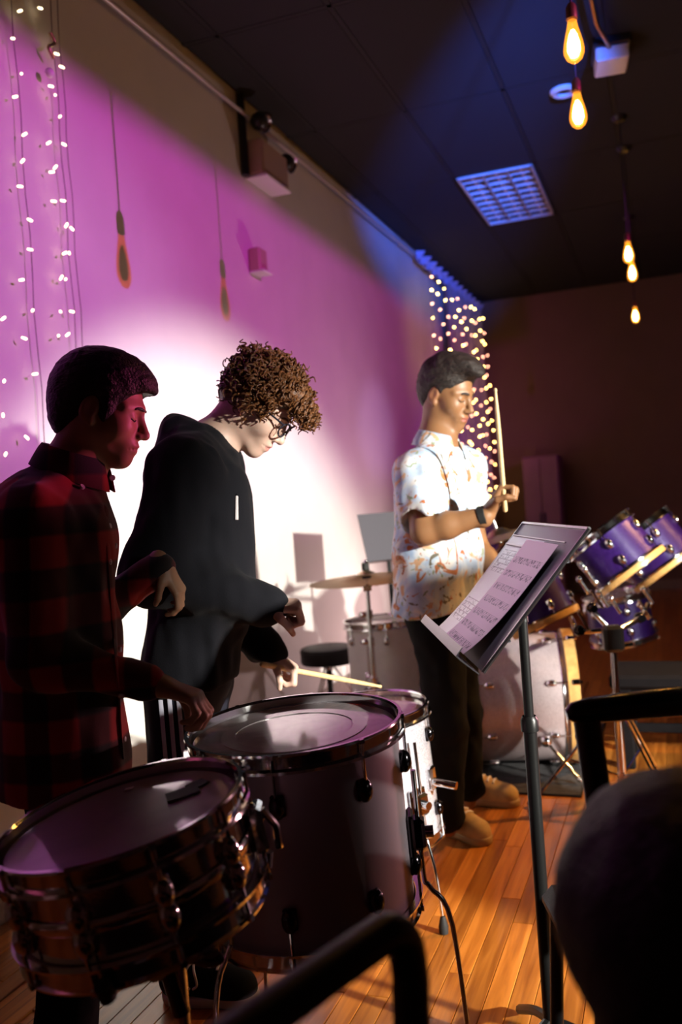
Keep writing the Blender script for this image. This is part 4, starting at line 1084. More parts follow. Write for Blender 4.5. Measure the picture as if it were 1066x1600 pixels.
# ---------------------------------------------------------------- cloth
def mat_plaid():
    mt = pm('buffalo_plaid', (.30, .012, .012), .85, sheen=.2); nt, b, N, L = nodes(mt)
    tc = N('ShaderNodeTexCoord'); mp = N('ShaderNodeMapping'); mp.inputs['Rotation'].default_value = (0, 0, math.radians(-22)); L(tc.outputs['Object'], mp.inputs[0])
    sp = N('ShaderNodeSeparateXYZ'); L(mp.outputs[0], sp.inputs[0])
    def mth(op, a, v=None):
        n = N('ShaderNodeMath'); n.operation = op; L(a, n.inputs[0])
        if v is not None:
            if isinstance(v, float): n.inputs[1].default_value = v
            else: L(v, n.inputs[1])
        return n.outputs[0]
    def band(o, period, ph):
        n = N('ShaderNodeMath'); n.operation = 'MULTIPLY_ADD'; L(o, n.inputs[0]); n.inputs[1].default_value = 1/period; n.inputs[2].default_value = ph
        fr = mth('FRACT', n.outputs[0]); mr = N('ShaderNodeMapRange'); mr.inputs['From Min'].default_value = .44; mr.inputs['From Max'].default_value = .56
        pp = mth('PINGPONG', fr, .5); mr.inputs['From Min'].default_value = .21; mr.inputs['From Max'].default_value = .27; L(pp, mr.inputs['Value']); return mr.outputs[0]
    bz = band(sp.outputs[2], .115, .30); bx = band(sp.outputs[0], .10, .2)
    sm = mth('ADD', bz, bx); hf = mth('MULTIPLY', sm, .5)
    r = ramp(nt, [(0.0, (.006, .003, .004)), (.5, (.085, .004, .006)), (1.0, (.42, .012, .012))]); L(hf, r.inputs['Fac']); L(r.outputs[0], b.inputs['Base Color'])
    n = N('ShaderNodeTexNoise'); n.inputs['Scale'].default_value = 420; L(tc.outputs['Object'], n.inputs['Vector'])
    bp = N('ShaderNodeBump'); bp.inputs['Strength'].default_value = .3; bp.inputs['Distance'].default_value = .001; L(n.outputs['Fac'], bp.inputs['Height']); L(bp.outputs[0], b.inputs['Normal'])
    return mt
def mat_floral():
    mt = pm('floral_print', (.60, .70, .82), .75, sheen=.1); nt, b, N, L = nodes(mt)
    tc = N('ShaderNodeTexCoord')
    def nz(scale, seed, dist=1.5):
        mp = N('ShaderNodeMapping'); mp.inputs['Location'].default_value = (seed, seed*.7, seed*1.3); L(tc.outputs['Object'], mp.inputs[0])
        n = N('ShaderNodeTexNoise'); n.inputs['Scale'].default_value = scale; n.inputs['Detail'].default_value = 3; n.inputs['Distortion'].default_value = dist; L(mp.outputs[0], n.inputs['Vector']); return n.outputs['Fac']
    base = ramp(nt, [(.38, (.36, .50, .70)), (.5, (.58, .68, .80)), (.6, (.80, .80, .78))]); L(nz(9, 0), base.inputs['Fac'])
    cur = base.outputs[0]
    for col, sc, seed, lo, hi in (((.50, .16, .05), 15, 5, .60, .63), ((.70, .42, .24), 12, 11, .61, .645), ((.16, .14, .10), 17, 23, .635, .66), ((.30, .36, .22), 20, 31, .65, .68)):
        mr = N('ShaderNodeMapRange'); mr.inputs['From Min'].default_value = lo; mr.inputs['From Max'].default_value = hi; L(nz(sc, seed), mr.inputs['Value'])
        mx = N('ShaderNodeMix'); mx.data_type = 'RGBA'; L(mr.outputs[0], mx.inputs['Factor']); L(cur, mx.inputs['A']); mx.inputs['B'].default_value = (*col, 1); cur = mx.outputs['Result']
    L(cur, b.inputs['Base Color'])
    return mt
M_PLAID = mat_plaid(); M_FLORAL = mat_floral()
M_HOODIE = pm('charcoal_fleece', (.005, .005, .008), .9, spec=.2, sheen=.04, bump=.3, bscale=300)
M_JEANS = pm('black_denim', (.006, .006, .007), .9, spec=.15, bump=.3, bscale=500)
M_TRACK = pm('navy_track_pants', (.010, .011, .020), .7, spec=.25, bump=.1, bscale=300)
M_STRIPE = pm('pale_stripe', (.62, .62, .74), .6)
M_WHITE = pm('white_lace', (.76, .70, .70), .7)
M_SKIN_L = mat_skin('skin_tan', (.42, .23, .14), (.42, .17, .13))
M_SKIN_M = mat_skin('skin_fair', (.66, .44, .35), (.60, .25, .22))
M_SKIN_R = mat_skin('skin_warm', (.28, .135, .06), (.32, .095, .065))
M_HAIR_BLACK = mat_hair('black_hair', (.003, .002, .003), (.009, .007, .008))
M_HAIR_DARK = mat_hair('dark_brown_hair', (.008, .005, .004), (.032, .019, .014), 70, .6)
M_HAIR_CURL = mat_hair('curly_brown_hair', (.07, .025, .008), (.26, .10, .032), 60)

def wrinkle(amp, f1, f2, stretch=(1, 1, .45)):
    st = np.array(stretch)
    return lambda P: amp*(vnoise(P*st*f1) + .55*vnoise(P*st*f2 + 7.3))

# ---------------------------------------------------------------- the boy in the plaid shirt
def boy_plaid():
    D = 1.88; base = at(100, 900, D); base[2] = FZ
    t = thing('person', 'person in a dark red plaid shirt looking down beside the tilted snare drum', 'person', base)
    h = Head(158, 638, D, 23, 18, .885)
    B = Sdf(); head_prims(B, h)
    nb = at(108, 752, D)
    B.u(p_rc(h.w((-.030, 0, -.055)), nb, .046, .052), .03)
    B.u(h.rc((.0, 0, -.085), (-.035, 0, -.16), .030, .042), .03)
    B.u(p_rc(nb, at(92, 1080, D), .07, .08), .04)
    shN, elN, wrN = at(45, 832, 1.73), at(66, 1032, 1.66), at(232, 1066, 1.70)
    shF, elF, wrF = at(88, 818, 2.03), at(118, 985, 2.10), at(250, 886, 2.03)
    for a, b_, c_ in ((shN, elN, wrN), (shF, elF, wrF)):
        B.u(p_rc(nb - (0, 0, .06), a, .05, .045), .03); B.u(p_rc(a, b_, .042, .036), .02); B.u(p_rc(b_, c_, .036, .025), .02)
    hand(B, wrN + nrm(wrN-elN)*.012, nrm(RH*.9 - np.array([0, 0, .35]) - FH*.1), np.array([0, 0, -1]) - FH*0, -RH*0 + FH, (38, 62, 40), .92)
    hand(B, wrF + RH*.008, nrm(RH*.50 - np.array([0, 0, .9])), -RH*.8 + FH*.2, -FH, (30, 45, 30), .76)
    for s_, dd in ((-1, 1.79), (1, 1.98)):
        hp, kn, an = at(95, 1110, dd), at(118, 1390, dd), at(100, 1660, dd)
        B.u(p_rc(at(92, 1080, D), hp, .07, .06), .03); B.u(p_rc(hp, kn, .06, .045), .03); B.u(p_rc(kn, an, .045, .032), .02)
        B.u(p_rc(an, np.array([an[0], an[1], .06]) + RH*.03, .03, .03), .02)
    body = sdf_obj('body', B, .0030, M_SKIN_L, t, sm=2); skin_attr(body, h); face_bits(t, B, h, M_HAIR_BLACK)
    # hair
    Hs = Sdf()
    Hs.u(h.ell((-.016, 0, .044), (.112, .087, .099)), .01).u(h.ell((.03, 0, .080), (.075, .064, .052)), .03).u(h.ell((.088, 0, .079), (.030, .046, .019), .55), .02)
    Hs.u(h.ell((-.065, 0, -.005), (.055, .066, .085)), .03)
    keep = Sdf()
    Hs.sub(h.ell((.105, 0, -.020), (.068, .120, .079), -.12), .006)
    Hs.sub(h.rc((.070, -.13, -.082), (.070, .13, -.082), .048), .01)
    for y in (1, -1): Hs.u(h.ell((.028, .066*y, -.004), (.014, .012, .030), .1), .012)
    Hs.sub(h.rc((-.004, -.14, -.058), (-.004, .14, -.058), .034), .008)
    for y in (1, -1): Hs.sub(h.ell((-.010, .086*y, -.012), (.024, .022, .036), .25), .004)
    Hs.cut(h.half((-.05, 0, -.078), (.25, 0, -1)), .006)
    Hs.sub(h.rc((-.012, 0, -.10), (.02, 0, -.25), .045), .004)
    sdf_obj('hair', Hs, .0034, M_HAIR_BLACK, t, lambda P: .0025*vnoise(P*np.array([60, 60, 140])) + .002*vnoise(P*220))
    # shirt
    C = Sdf()
    for dd in (1.81, 1.95):
        C.u(p_rc(at(86, 845, dd), at(92, 1010, dd), .105, .115), .04); C.u(p_rc(at(92, 1010, dd), at(104, 1210, dd), .115, .128), .04)
    C.u(p_ell(at(70, 850, D), (.15, .17, .15), np.stack([RH, FH, [0, 0, 1]], 1)), .05)
    C.u(p_rc(at(100, 772, D), shN + np.array([0, 0, .012]), .062, .066), .05); C.u(p_rc(at(104, 772, D), shF + np.array([0, 0, .012]), .062, .066), .05)
    for a, b_, c_ in ((shN, elN, wrN), (shF, elF, wrF)):
        C.u(p_rc(a, b_, .068, .052), .035); C.u(p_rc(b_, c_, .052, .033), .03)
        dd = nrm(c_-b_); C.u(p_rc(c_ - dd*.045, c_ - dd*.004, .037, .036), .006)
    C.sub(p_rc(nb + np.array([0, 0, -.01]), h.w((-.028, 0, -.05)), .056, .058), .006)
    C.cut(p_half(at(150, 1206, D), nrm(np.array([0, 0, -1]) + RH*.05)), .006)
    sdf_obj('shirt', C, .006, M_PLAID, t, wrinkle(.012, 17, 40), 1)
    # collar band around the neck
    cc = nb + np.array([0, 0, .028]) + RH*.006; axk = nrm(h.w((-.03, 0, -.05)) - nb + np.array([0, 0, .10]))
    u_ = nrm(RH - axk*np.dot(RH, axk)); w_ = np.cross(axk, u_)
    def coll(u, v):
        a = (.04 + .92*u)*2*math.pi; e = u_*math.cos(a) + w_*math.sin(a)
        fr = (1+math.cos(a))/2; back = (1-math.cos(a))/2
        r = .062 + .022*v**.8 + .006*fr; z = .034 - .012*fr + .012*back - v*(.046 + .018*fr)
        return cc + e*r*(1.0 + .05*fr) + axk*z
    G().grid(coll, 40, 6, -.004).build('collar', M_PLAID, t)
    G().grid(lambda u, v: cc + (u_*math.cos((.03+.94*u)*2*math.pi) + w_*math.sin((.03+.94*u)*2*math.pi))*(.060+.004*v) + axk*(.034 - .07*v - .012*(1+math.cos((.03+.94*u)*2*math.pi))/2), 40, 3, -.004).build('collar_stand', M_PLAID, t)
    for (px, py) in ((171, 822), (180, 853), (171, 878), (187, 1015), (190, 1087), (194, 1155), (128, 761)): button(t, C, px, py, 1.4, 2.2)
    pz = C.ray(149, 762, 1.5, 2.2); bp_ = cc + u_*.090 + axk*-.012 - FH*.012
    G().lathe([(0, .003), (.005, .0035), (.0065, .002), (.0065, 0)], bp_, nrm(u_*.5 - FH*.9), 14).build('button', M_BUTTON, t)
    # placket strip down the shirt front
    pts = []
    for k in range(14):
        p = C.ray(166 + k*2.0, 795 + k*30, 1.4, 2.2)
        if p is not None: pts.append(p + C.grad(p)*.001)
    if len(pts) > 4: G().tube(pts, .012, 8, flat=.2, up=C.grad(pts[len(pts)//2])).build('placket', M_PLAID, t)
    T = Sdf()
    for dd in (1.79, 1.98):
        hp, kn, an = at(95, 1120, dd), at(118, 1390, dd), at(100, 1655, dd)
        T.u(p_rc(hp, kn, .092, .070), .04); T.u(p_rc(kn, an, .070, .058), .03)
    sdf_obj('trousers', T, .008, M_JEANS, t, wrinkle(.014, 14, 34))
    for dd in (1.79, 1.98):
        an = at(100, 1655, dd); shoe(t, np.array([an[0], an[1], 0]) - RH*.06, np.array([an[0], an[1], 0]) + RH*.2, .25, M_JEANS, M_RUBBER, M_JEANS)
    return t
boy_plaid()

# ---------------------------------------------------------------- the boy in the hoodie
def boy_hoodie():
    D = 2.38; base = at(300, 900, D); base[2] = FZ
    t = thing('person', 'person with curly hair and glasses in a black hoodie and striped track pants', 'person', base)
    h = Head(404, 631, D, 12, 45, .95)
    B = Sdf(); head_prims(B, h)
    nb = at(322, 712, D)
    B.u(p_rc(h.w((-.035, 0, -.05)), nb, .050, .056), .03); B.u(h.rc((0, 0, -.08), (-.05, 0, -.16), .036, .046), .03)
    pel = at(296, 1060, D)
    B.u(p_rc(nb, pel, .07, .08), .04)
    shN, elN, wrN = at(288, 738, 2.20), at(238, 902, 2.14), at(418, 945, 2.20)
    shF, elF, wrF = at(335, 735, 2.54), at(345, 930, 2.62), at(421, 1022, 2.52)
    for a, b_, c_ in ((shN, elN, wrN), (shF, elF, wrF)):
        B.u(p_rc(nb - (0, 0, .06), a, .05, .045), .03); B.u(p_rc(a, b_, .042, .036), .02); B.u(p_rc(b_, c_, .036, .025), .02)
    hand(B, wrN - RH*.005, nrm(RH*1.0 - np.array([0, 0, .10])), np.array([0, 0, -1.0]) + FH*.3, -FH, (70, 85, 60), .88)
    hand(B, wrF, nrm(RH*.85 - np.array([0, 0, .55]) - FH*.1), np.array([0, 0, -1.0]) - RH*.4, -FH, (60, 80, 55), .92)
    legs = []
    for dd, ox in ((2.29, 0), (2.48, 18)):
        hp, kn, an = at(288+ox, 1075, dd), at(276+ox, 1275, dd-.01), at(292+ox*1.5, 1462, dd+.02)
        legs.append((hp, kn, an))
        B.u(p_rc(pel, hp, .07, .06), .03); B.u(p_rc(hp, kn, .06, .045), .03); B.u(p_rc(kn, an, .045, .032), .02)
        B.u(p_rc(an, np.array([an[0], an[1], .06]) + RH*.03, .03, .028), .02)
    body = sdf_obj('body', B, .0030, M_SKIN_M, t, sm=2); skin_attr(body, h); face_bits(t, B, h, M_HAIR_CURL)
    # hair: a soft core under many springy curls
    Hs = Sdf()
    Hs.u(h.ell((-.018, 0, .050), (.110, .092, .090)), .01).u(h.ell((.062, 0, .080), (.055, .066, .045)), .03).u(h.ell((-.07, 0, .0), (.05, .068, .06)), .03)
    Hs.sub(h.ell((.105, 0, -.035), (.080, .13, .080)), .01); Hs.sub(h.rc((.03, -.14, -.06), (.03, .14, -.06), .055), .01)
    Hs.cut(h.half((-.05, 0, -.055), (0.1, 0, -1)), .006)
    hair = sdf_obj('hair', Hs, .005, M_HAIR_CURL, t, lambda P: .010*vnoise(P*60))
    r_ = random.Random(5); g = G(); n = 0
    while n < 760:
        v = nrm([r_.gauss(0, 1), r_.gauss(0, 1), r_.gauss(0, 1)])
        loc = np.array([-.008, 0, .048]) + v*np.array([.118, .096, .096])
        if loc[2] < -.035 and loc[0] > -.02: continue
        if loc[0] > .055 and loc[2] < .045: continue
        if loc[2] < .0 and loc[0] > .0: continue
        if loc[2] < -.06: continue
        k = r_.uniform(.92, 1.06); p0 = h.w(np.array([-.008, 0, .048]) + v*np.array([.118, .096, .096])*k)
        out = nrm(h.dirv(v)); dr = nrm(out*r_.uniform(.2, .8) + np.array([0, 0, -.75]) + h.dirv((.4*max(v[0], 0), 0, 0)) + np.array([r_.gauss(0, .35) for _ in range(3)]))
        a1, b1 = perp(dr); R0 = r_.uniform(.006, .0115); Ln = r_.uniform(.018, .045); tw = r_.uniform(1.2, 2.3); ph = r_.uniform(0, 6.28)
        if loc[0] > .07: Ln *= 1.25
        pts = [p0 + dr*Ln*q/13 + (a1*math.cos(ph+tw*6.283*q/13) + b1*math.sin(ph+tw*6.283*q/13))*R0*(1-.25*q/13) for q in range(14)]
        g.tube(pts, [.0036*(1-.6*q/13) for q in range(14)], 5, cap=False); n += 1
    for k in range(90):      # forelock hanging over the forehead
        p0 = h.w((r_.uniform(.078, .125), r_.uniform(-.055, .055), r_.uniform(.050, .100)))
        dr = nrm(np.array([0, 0, -1.0]) + h.dirv((.25, 0, .1)) + np.array([r_.gauss(0, .25) for _ in range(3)])); a1, b1 = perp(dr); R0 = r_.uniform(.006, .011); Ln = r_.uniform(.03, .055); ph = r_.uniform(0, 6.28); tw = r_.uniform(1.2, 2.2)
        pts = [p0 + dr*Ln*q/13 + (a1*math.cos(ph+tw*6.283*q/13) + b1*math.sin(ph+tw*6.283*q/13))*R0 for q in range(14)]
        g.tube(pts, [.0034*(1-.6*q/13) for q in range(14)], 5, cap=False)
    g.build('curls', M_HAIR_CURL, t)
    # glasses
    M_FRAME = pm('dark_glasses_frame', (.02, .022, .035), .25)
    M_LENS = bpy.data.materials.new('clear_lens'); M_LENS.use_nodes = True; nt = M_LENS.node_tree; nt.nodes.clear()
    o_ = nt.nodes.new('ShaderNodeOutputMaterial'); tr = nt.nodes.new('ShaderNodeBsdfTransparent'); gl = nt.nodes.new('ShaderNodeBsdfGlossy'); gl.inputs['Roughness'].default_value = .03
    mx = nt.nodes.new('ShaderNodeMixShader'); mx.inputs[0].default_value = .12; nt.links.new(tr.outputs[0], mx.inputs[1]); nt.links.new(gl.outputs[0], mx.inputs[2]); nt.links.new(mx.outputs[0], o_.inputs[0])
    g = G()
    for y in (1, -1):
        pts = [h.w((.112 - .010*abs(math.cos(a))*(1 if math.cos(a) > 0 else 0), y*(.033 + .026*math.cos(a)), -.006 + .021*math.sin(a))) for a in np.linspace(0, 2*math.pi, 25)]
        g.tube(pts, .0024, 8, cap=False)
        g.tube([h.w((.104, y*.059, .006)), h.w((.06, y*.074, .006)), h.w((-.005, y*.078, .010)), h.w((-.03, y*.078, -.012))], .0026, 6)
    g.tube([h.w((.113, -.008, .0)), h.w((.117, 0, .003)), h.w((.113, .008, .0))], .002, 6)
    gls = g.build('glasses', M_FRAME, t)
    for y in (1, -1):
        G().lathe([(0, .001), (.024, 0)], h.w((.110, y*.033, -.006)), h.dirv((1, .12*y, 0)), 24).build('lens', M_LENS, gls)
    # hoodie
    C = Sdf(); LR = np.stack([RH, FH, [0, 0, 1]], 1)
    for dd in (2.29, 2.47):
        C.u(p_rc(at(316, 775, dd), at(322, 930, dd), .118, .122), .04); C.u(p_rc(at(318, 930, dd), at(290, 1035, dd), .122, .118), .04)
    C.u(p_ell(at(290, 760, D), (.11, .19, .14), LR), .05); C.u(p_rc(at(318, 790, D), at(318, 930, D), .12, .122), .05)
    C.u(p_rc(at(318, 712, D), shN + np.array([0, 0, .01]), .07, .078), .05); C.u(p_rc(at(322, 712, D), shF + np.array([0, 0, .01]), .07, .078), .05)
    for a, b_, c_, k in ((shN, elN, wrN, 1), (shF, elF, wrF, 1)):
        C.u(p_rc(a, b_, .082, .070), .04); C.u(p_rc(b_, c_, .070, .050), .04)
        dd = nrm(c_-b_); C.u(p_rc(c_ - dd*.06, c_ - dd*.005, .040, .037), .01)
    # hood lying on the shoulders
    hc = at(318, 690, D)
    for k in range(9):
        a0 = math.radians(40 + k*35); a1 = math.radians(40 + (k+1)*35)
        f_ = lambda a: hc + RH*math.cos(a)*.070*1.05 + FH*math.sin(a)*.085 + np.array([0, 0, 1])*(-.055*math.cos(a) - .012)
        C.u(p_rc(f_(a0), f_(a1), .028, .028), .02)
    C.u(p_ell(at(282, 690, D), (.05, .10, .055), LR), .04)
    C.sub(p_rc(nb + np.array([0, 0, .01]), h.w((-.03, 0, -.04)), .054, .058), .008)
    C.u(p_rc(at(300, 1050, D-.09), at(300, 1050, D+.09), .118, .118), .03)
    C.cut(p_half(at(296, 1066, D), nrm(np.array([0, 0, -1]) + RH*.12)), .01)
    sdf_obj('hoodie', C, .006, M_HOODIE, t, wrinkle(.020, 14, 34, (1, 1, .5)), 1)
    p1 = C.ray(367, 720, 2.0, 2.6); p2 = C.ray(370, 775, 2.0, 2.6); p3 = C.ray(370, 812, 2.0, 2.6)
    if p1 is not None and p2 is not None and p3 is not None:
        ds = G().tube([p1 - FH*.003, (p1+p2)/2 - FH*.004, p2 - FH*.004], .003, 6).build('drawstring', M_HOODIE, t)
        G().tube([p2 - FH*.004, p3 - FH*.006], [.0042, .0050], 8).build('drawstring_tip', M_WHITE, ds)
    # track pants with side stripes
    T = Sdf()
    T.u(p_rc(at(300, 1050, 2.30), at(300, 1050, 2.46), .105, .105), .03)
    for hp, kn, an in legs: T.u(p_rc(hp, kn, .096, .074), .04); T.u(p_rc(kn, an, .074, .056), .03)
    tr_ = sdf_obj('track_pants', T, .007, M_TRACK, t, wrinkle(.014, 14, 34))
    for off in (0, 1, 2):
        pts = []
        for k in range(26):
            py = 1075 + k*14.6; cx = 250 + off*14 + (py-1075)*.085 + (max(py-1400, 0))*.12
            p = T.ray(cx, py, 1.9, 2.6)
            if p is not None and p[2] > .09: pts.append(p - FH*.004)
        if len(pts) > 4: G().tube(pts, .0058, 6, flat=.30, up=-FH).build('side_stripe', M_STRIPE, tr_)
    for i, (hp, kn, an) in enumerate(legs):
        hl = np.array([an[0], an[1], 0]) - RH*.075 + FH*.0
        shoe(t, hl, hl + RH*.95 - FH*(.22 if i == 0 else -.05), .28, M_JEANS, pm('white_rubber_sole', (.55, .50, .46), .6), M_WHITE)
    hd = wrF + nrm(RH*.85 - np.array([0, 0, .55]))*.075 + np.array([0, 0, -.018])
    tip = at(596, 1073, 2.78); tail = at(430, 1042, 2.47)
    stick('pale drumstick held over the sparkle tom by the person in the hoodie', tail + (tail-tip)*.12, tip)
    return t
boy_hoodie()

# ---------------------------------------------------------------- the boy in the floral shirt
def boy_floral():
    D = 3.25; base = at(690, 900, D); base[2] = FZ
    t = thing('person', 'person in a pale floral shirt raising a drumstick beside the far drum kit', 'person', base)
    h = Head(699, 615, D, -20, 20, .98)
    B = Sdf(); head_prims(B, h)
    nb = at(684, 700, D)
    B.u(p_rc(h.w((-.030, 0, -.055)), nb, .052, .058), .03); B.u(h.rc((0, 0, -.085), (-.03, 0, -.16), .036, .048), .03)
    pel = at(690, 965, D)
    B.u(p_rc(nb, pel, .07, .08), .04)
    shN, elN, wrN = at(650, 740, 3.09), at(664, 830, 3.00), at(757, 806, 2.94)
    shF, elF, wrF = at(724, 735, 3.42), at(742, 850, 3.46), at(790, 915, 3.30)
    B.u(p_rc(nb - (0, 0, .06), shN, .05, .05), .03); B.u(p_rc(nb - (0, 0, .06), shF, .05, .05), .03)
    for a, b_, c_ in ((shN, elN, wrN), (shF, elF, wrF)):
        B.u(p_rc(a, b_, .052, .046), .02); mid = b_*.62 + c_*.38
        B.u(p_rc(b_, mid, .044, .044), .02); B.u(p_rc(mid, c_, .043, .028), .02)
    hdir = nrm(at(792, 752, 2.93) - at(762, 800, 2.94))
    hand(B, at(764, 800, 2.94), hdir, RH*.9 + np.array([0, 0, .3]) - FH*.35, -RH*.6 + np.array([0, 0, .7]) , (62, 88, 60), 1.0)
    hand(B, wrF, nrm(RH*.9 - np.array([0, 0, .5]) - FH*.3), np.array([0, 0, -1.0]), -FH, (60, 80, 55), 1.0)
    legs = []
    for dd, pts in ((3.14, ((684, 985), (697, 1130), (699, 1275))), (3.40, ((706, 985), (722, 1110), (731, 1228)))):
        hp, kn, an = at(*pts[0], dd), at(*pts[1], dd-.01), at(*pts[2], dd+.03)
        legs.append((hp, kn, an)); B.u(p_rc(pel, hp, .07, .06), .03); B.u(p_rc(hp, kn, .06, .045), .03); B.u(p_rc(kn, an, .045, .034), .02)
        B.u(p_rc(an, np.array([an[0], an[1], .07]), .03, .03), .02)
    body = sdf_obj('body', B, .0036, M_SKIN_R, t, sm=2); skin_attr(body, h); face_bits(t, B, h, M_HAIR_DARK, brow=1.3)
    Hs = Sdf()
    Hs.u(h.ell((-.020, 0, .048), (.108, .086, .092)), .01).u(h.ell((.01, 0, .106), (.085, .068, .048)), .03).u(h.ell((.066, -.005, .112), (.056, .050, .032), -.05), .03).u(h.ell((.108, -.01, .100), (.030, .034, .018), .1), .02)
    Hs.u(h.ell((-.065, 0, .0), (.052, .064, .075)), .03)
    Hs.sub(h.ell((.104, 0, -.012), (.066, .12, .078), -.1), .006); Hs.sub(h.rc((.066, -.13, -.062), (.066, .13, -.062), .050), .01); Hs.sub(h.rc((-.004, -.14, -.058), (-.004, .14, -.058), .034), .008)
    for y in (1, -1): Hs.sub(h.ell((-.010, .086*y, -.012), (.024, .022, .036), .25), .004)
    Hs.cut(h.half((-.05, 0, -.070), (.2, 0, -1)), .006)
    Hs.sub(h.rc((-.012, 0, -.10), (.02, 0, -.25), .045), .004)
    sdf_obj('hair', Hs, .004, M_HAIR_DARK, t, lambda P: .006*vnoise(P*np.array([40, 40, 70])) + .003*vnoise(P*140))
    C = Sdf(); fd = nrm([math.cos(math.radians(-14)), math.sin(math.radians(-14)), 0]); ld = np.array([-fd[1], fd[0], 0]); LR = np.stack([fd, ld, [0, 0, 1]], 1)
    for a, b_ in ((shN, elN), (shF, elF)):
        e = a + (b_-a)*.66; C.u(p_rc(a, e, .074, .080), .03)
        dn_ = nrm(b_-a); C.sub(p_rc(e + dn_*.074, e + dn_*.2, .082, .09), .004)
    for px, dd in ((663, 3.15), (702, 3.34)):
        C.u(p_rc(at(px, 768, dd), at(px+3, 860, dd), .108, .112), .04); C.u(p_rc(at(px+3, 860, dd), at(px+4, 955, dd), .112, .124), .04)
    C.u(p_rc(at(683, 762, 3.245), at(686, 860, 3.245), .118, .118), .05); C.u(p_rc(at(686, 860, 3.245), at(687, 955, 3.245), .118, .124), .05)
    C.u(p_rc(at(680, 712, D), shN + np.array([0, 0, .008]), .062, .070), .05); C.u(p_rc(at(686, 712, D), shF + np.array([0, 0, .008]), .062, .070), .05)
    C.sub(p_rc(nb + np.array([0, 0, -.005]), h.w((-.03, 0, -.05)), .060, .062), .006)
    C.cut(p_half(at(690, 951, D), np.array([0, 0, -1.0])), .006)
    sh = sdf_obj('shirt', C, .006, M_FLORAL, t, wrinkle(.020, 13, 30, (1, 1, .4)), 1)
    cc = nb + np.array([0, 0, .022]) + fd*.004; axk = nrm(h.w((-.03, 0, -.05)) - nb + np.array([0, 0, .10])); u_ = nrm(fd - axk*np.dot(fd, axk)); w_ = np.cross(axk, u_)
    def coll(u, v):
        a = (.07 + .86*u)*2*math.pi; e = u_*math.cos(a) + w_*math.sin(a); fr = (1+math.cos(a))/2; bk = 1-fr
        return cc + e*(.066 + .030*v**.8 + .006*fr) + axk*(.036 - .030*fr + .014*bk - v*(.052 + .024*fr))
    G().grid(coll, 40, 6, -.004).build('collar', M_FLORAL, t)
    for k in range(5): button(t, C, 726 + k*4.4, 765 + k*40, 2.6, 3.7, .006)
    px_ = C.ray(705, 800, 2.6, 3.7)
    T = Sdf(); T.u(p_rc(at(680, 960, 3.17), at(700, 960, 3.33), .105, .105), .03)
    for hp, kn, an in legs: T.u(p_rc(hp, kn, .094, .070), .03); T.u(p_rc(kn, an, .070, .062), .03)
    sdf_obj('trousers', T, .007, M_JEANS, t, wrinkle(.018, 13, 32, (1, 1, .8)))
    M_SUEDE = pm('tan_suede', (.46, .29, .12), .85, var=.12, vscale=40); M_GUM = pm('gum_sole', (.34, .20, .08), .6)
    h1 = on_plane(684, 1296, 2, 0); t1 = on_plane(756, 1322, 2, 0); shoe(t, h1, t1, .28, M_SUEDE, M_GUM, M_WHITE)
    h2 = on_plane(712, 1255, 2, 0); t2 = on_plane(812, 1262, 2, 0); shoe(t, h2, t2, .28, M_SUEDE, M_GUM, M_WHITE)
    wb = at(760, 804, 2.94); dwr = nrm(wrN-elN)
    G().lathe([(.031, -.012), (.034, -.010), (.034, .010), (.031, .012)], wrN - dwr*.006, dwr, 24, True).build('wristband', M_RUBBER, t)
    p0 = at(790, 800, 2.915); p1 = at(774, 606, 2.86)
    stick('drumstick held upright in the raised hand of the person in floral', p0, p1)
    return t
boy_floral()

# ================================================================ foreground: chairs and a dark audience member
def chair(name, label, A, Bp, thick, flat, facing_sign, seat_z=.45, matr=None, lean=.12):
    """metal chair: A-B is its top back rail"""
    A = np.asarray(A, float); Bp = np.asarray(Bp, float); u_ = nrm([Bp[0]-A[0], Bp[1]-A[1], 0]); f_ = np.array([-u_[1], u_[0], 0])*facing_sign
    wd = np.linalg.norm(Bp-A); zt = A[2]; c = (A+Bp)/2
    t = thing(name, label, 'chair', (c[0], c[1], 0), 'black chairs of the audience')
    matr = matr or M_BLACKMETAL
    def pt(s_, z, fwd=0.0): return A + u_*s_*wd + f_*(fwd + (zt-z)*lean) + np.array([0, 0, z-zt])
    r = .07
    path = [pt(0, seat_z, 0), pt(0, zt-.10), pt(.0, zt-.05), pt(.02, zt-.018), pt(.07, zt-.002), pt(.14, zt), pt(.5, zt), pt(.86, zt), pt(.93, zt-.002), pt(.98, zt-.018), pt(1, zt-.05), pt(1, zt-.10), pt(1, seat_z)]
    G().tube(bez(path, 5), thick/2, 14, flat=flat, up=np.array([0, 0, 1.0])).build('back_frame', matr, t)
    G().grid(lambda a, b: pt(.06+.88*a, zt-.30+.16*b) - f_*.02*math.sin(a*math.pi), 12, 4, .012).build('backrest', M_VINYL, t)
    sc_ = pt(.5, seat_z, .22)
    R3 = np.stack([u_, f_, [0, 0, 1]], 1)
    G().box(np.array([sc_[0], sc_[1], seat_z]), (wd*.98, .42, .045), R3, .02).build('seat', M_VINYL, t)
    for s_ in (0.03, .97):
        for fw, tip in ((.03, -.06), (.40, .05)):
            p0 = pt(s_, seat_z-.01, fw); p1 = pt(s_, FZ+.012, fw+tip); p1 = np.array([p0[0], p0[1], FZ+.012]) + f_*tip
            lg = G().tube([p0, p1], thick*.4, 10).build('leg', matr, t); G().ball(p1, thick*.45, (1, 1, .5)).build('rubber_tip', M_RUBBER, lg)
    return t
A1 = at(638, 1432, .80); B1 = at(398, 1612, .65); B1 = A1 + nrm([B1[0]-A1[0], B1[1]-A1[1], 0])*.44
chair('stacking_chair', 'black tube-framed chair back close to the camera in front of the grey floor tom', A1, B1, .034, 1.0, -1, lean=.05)
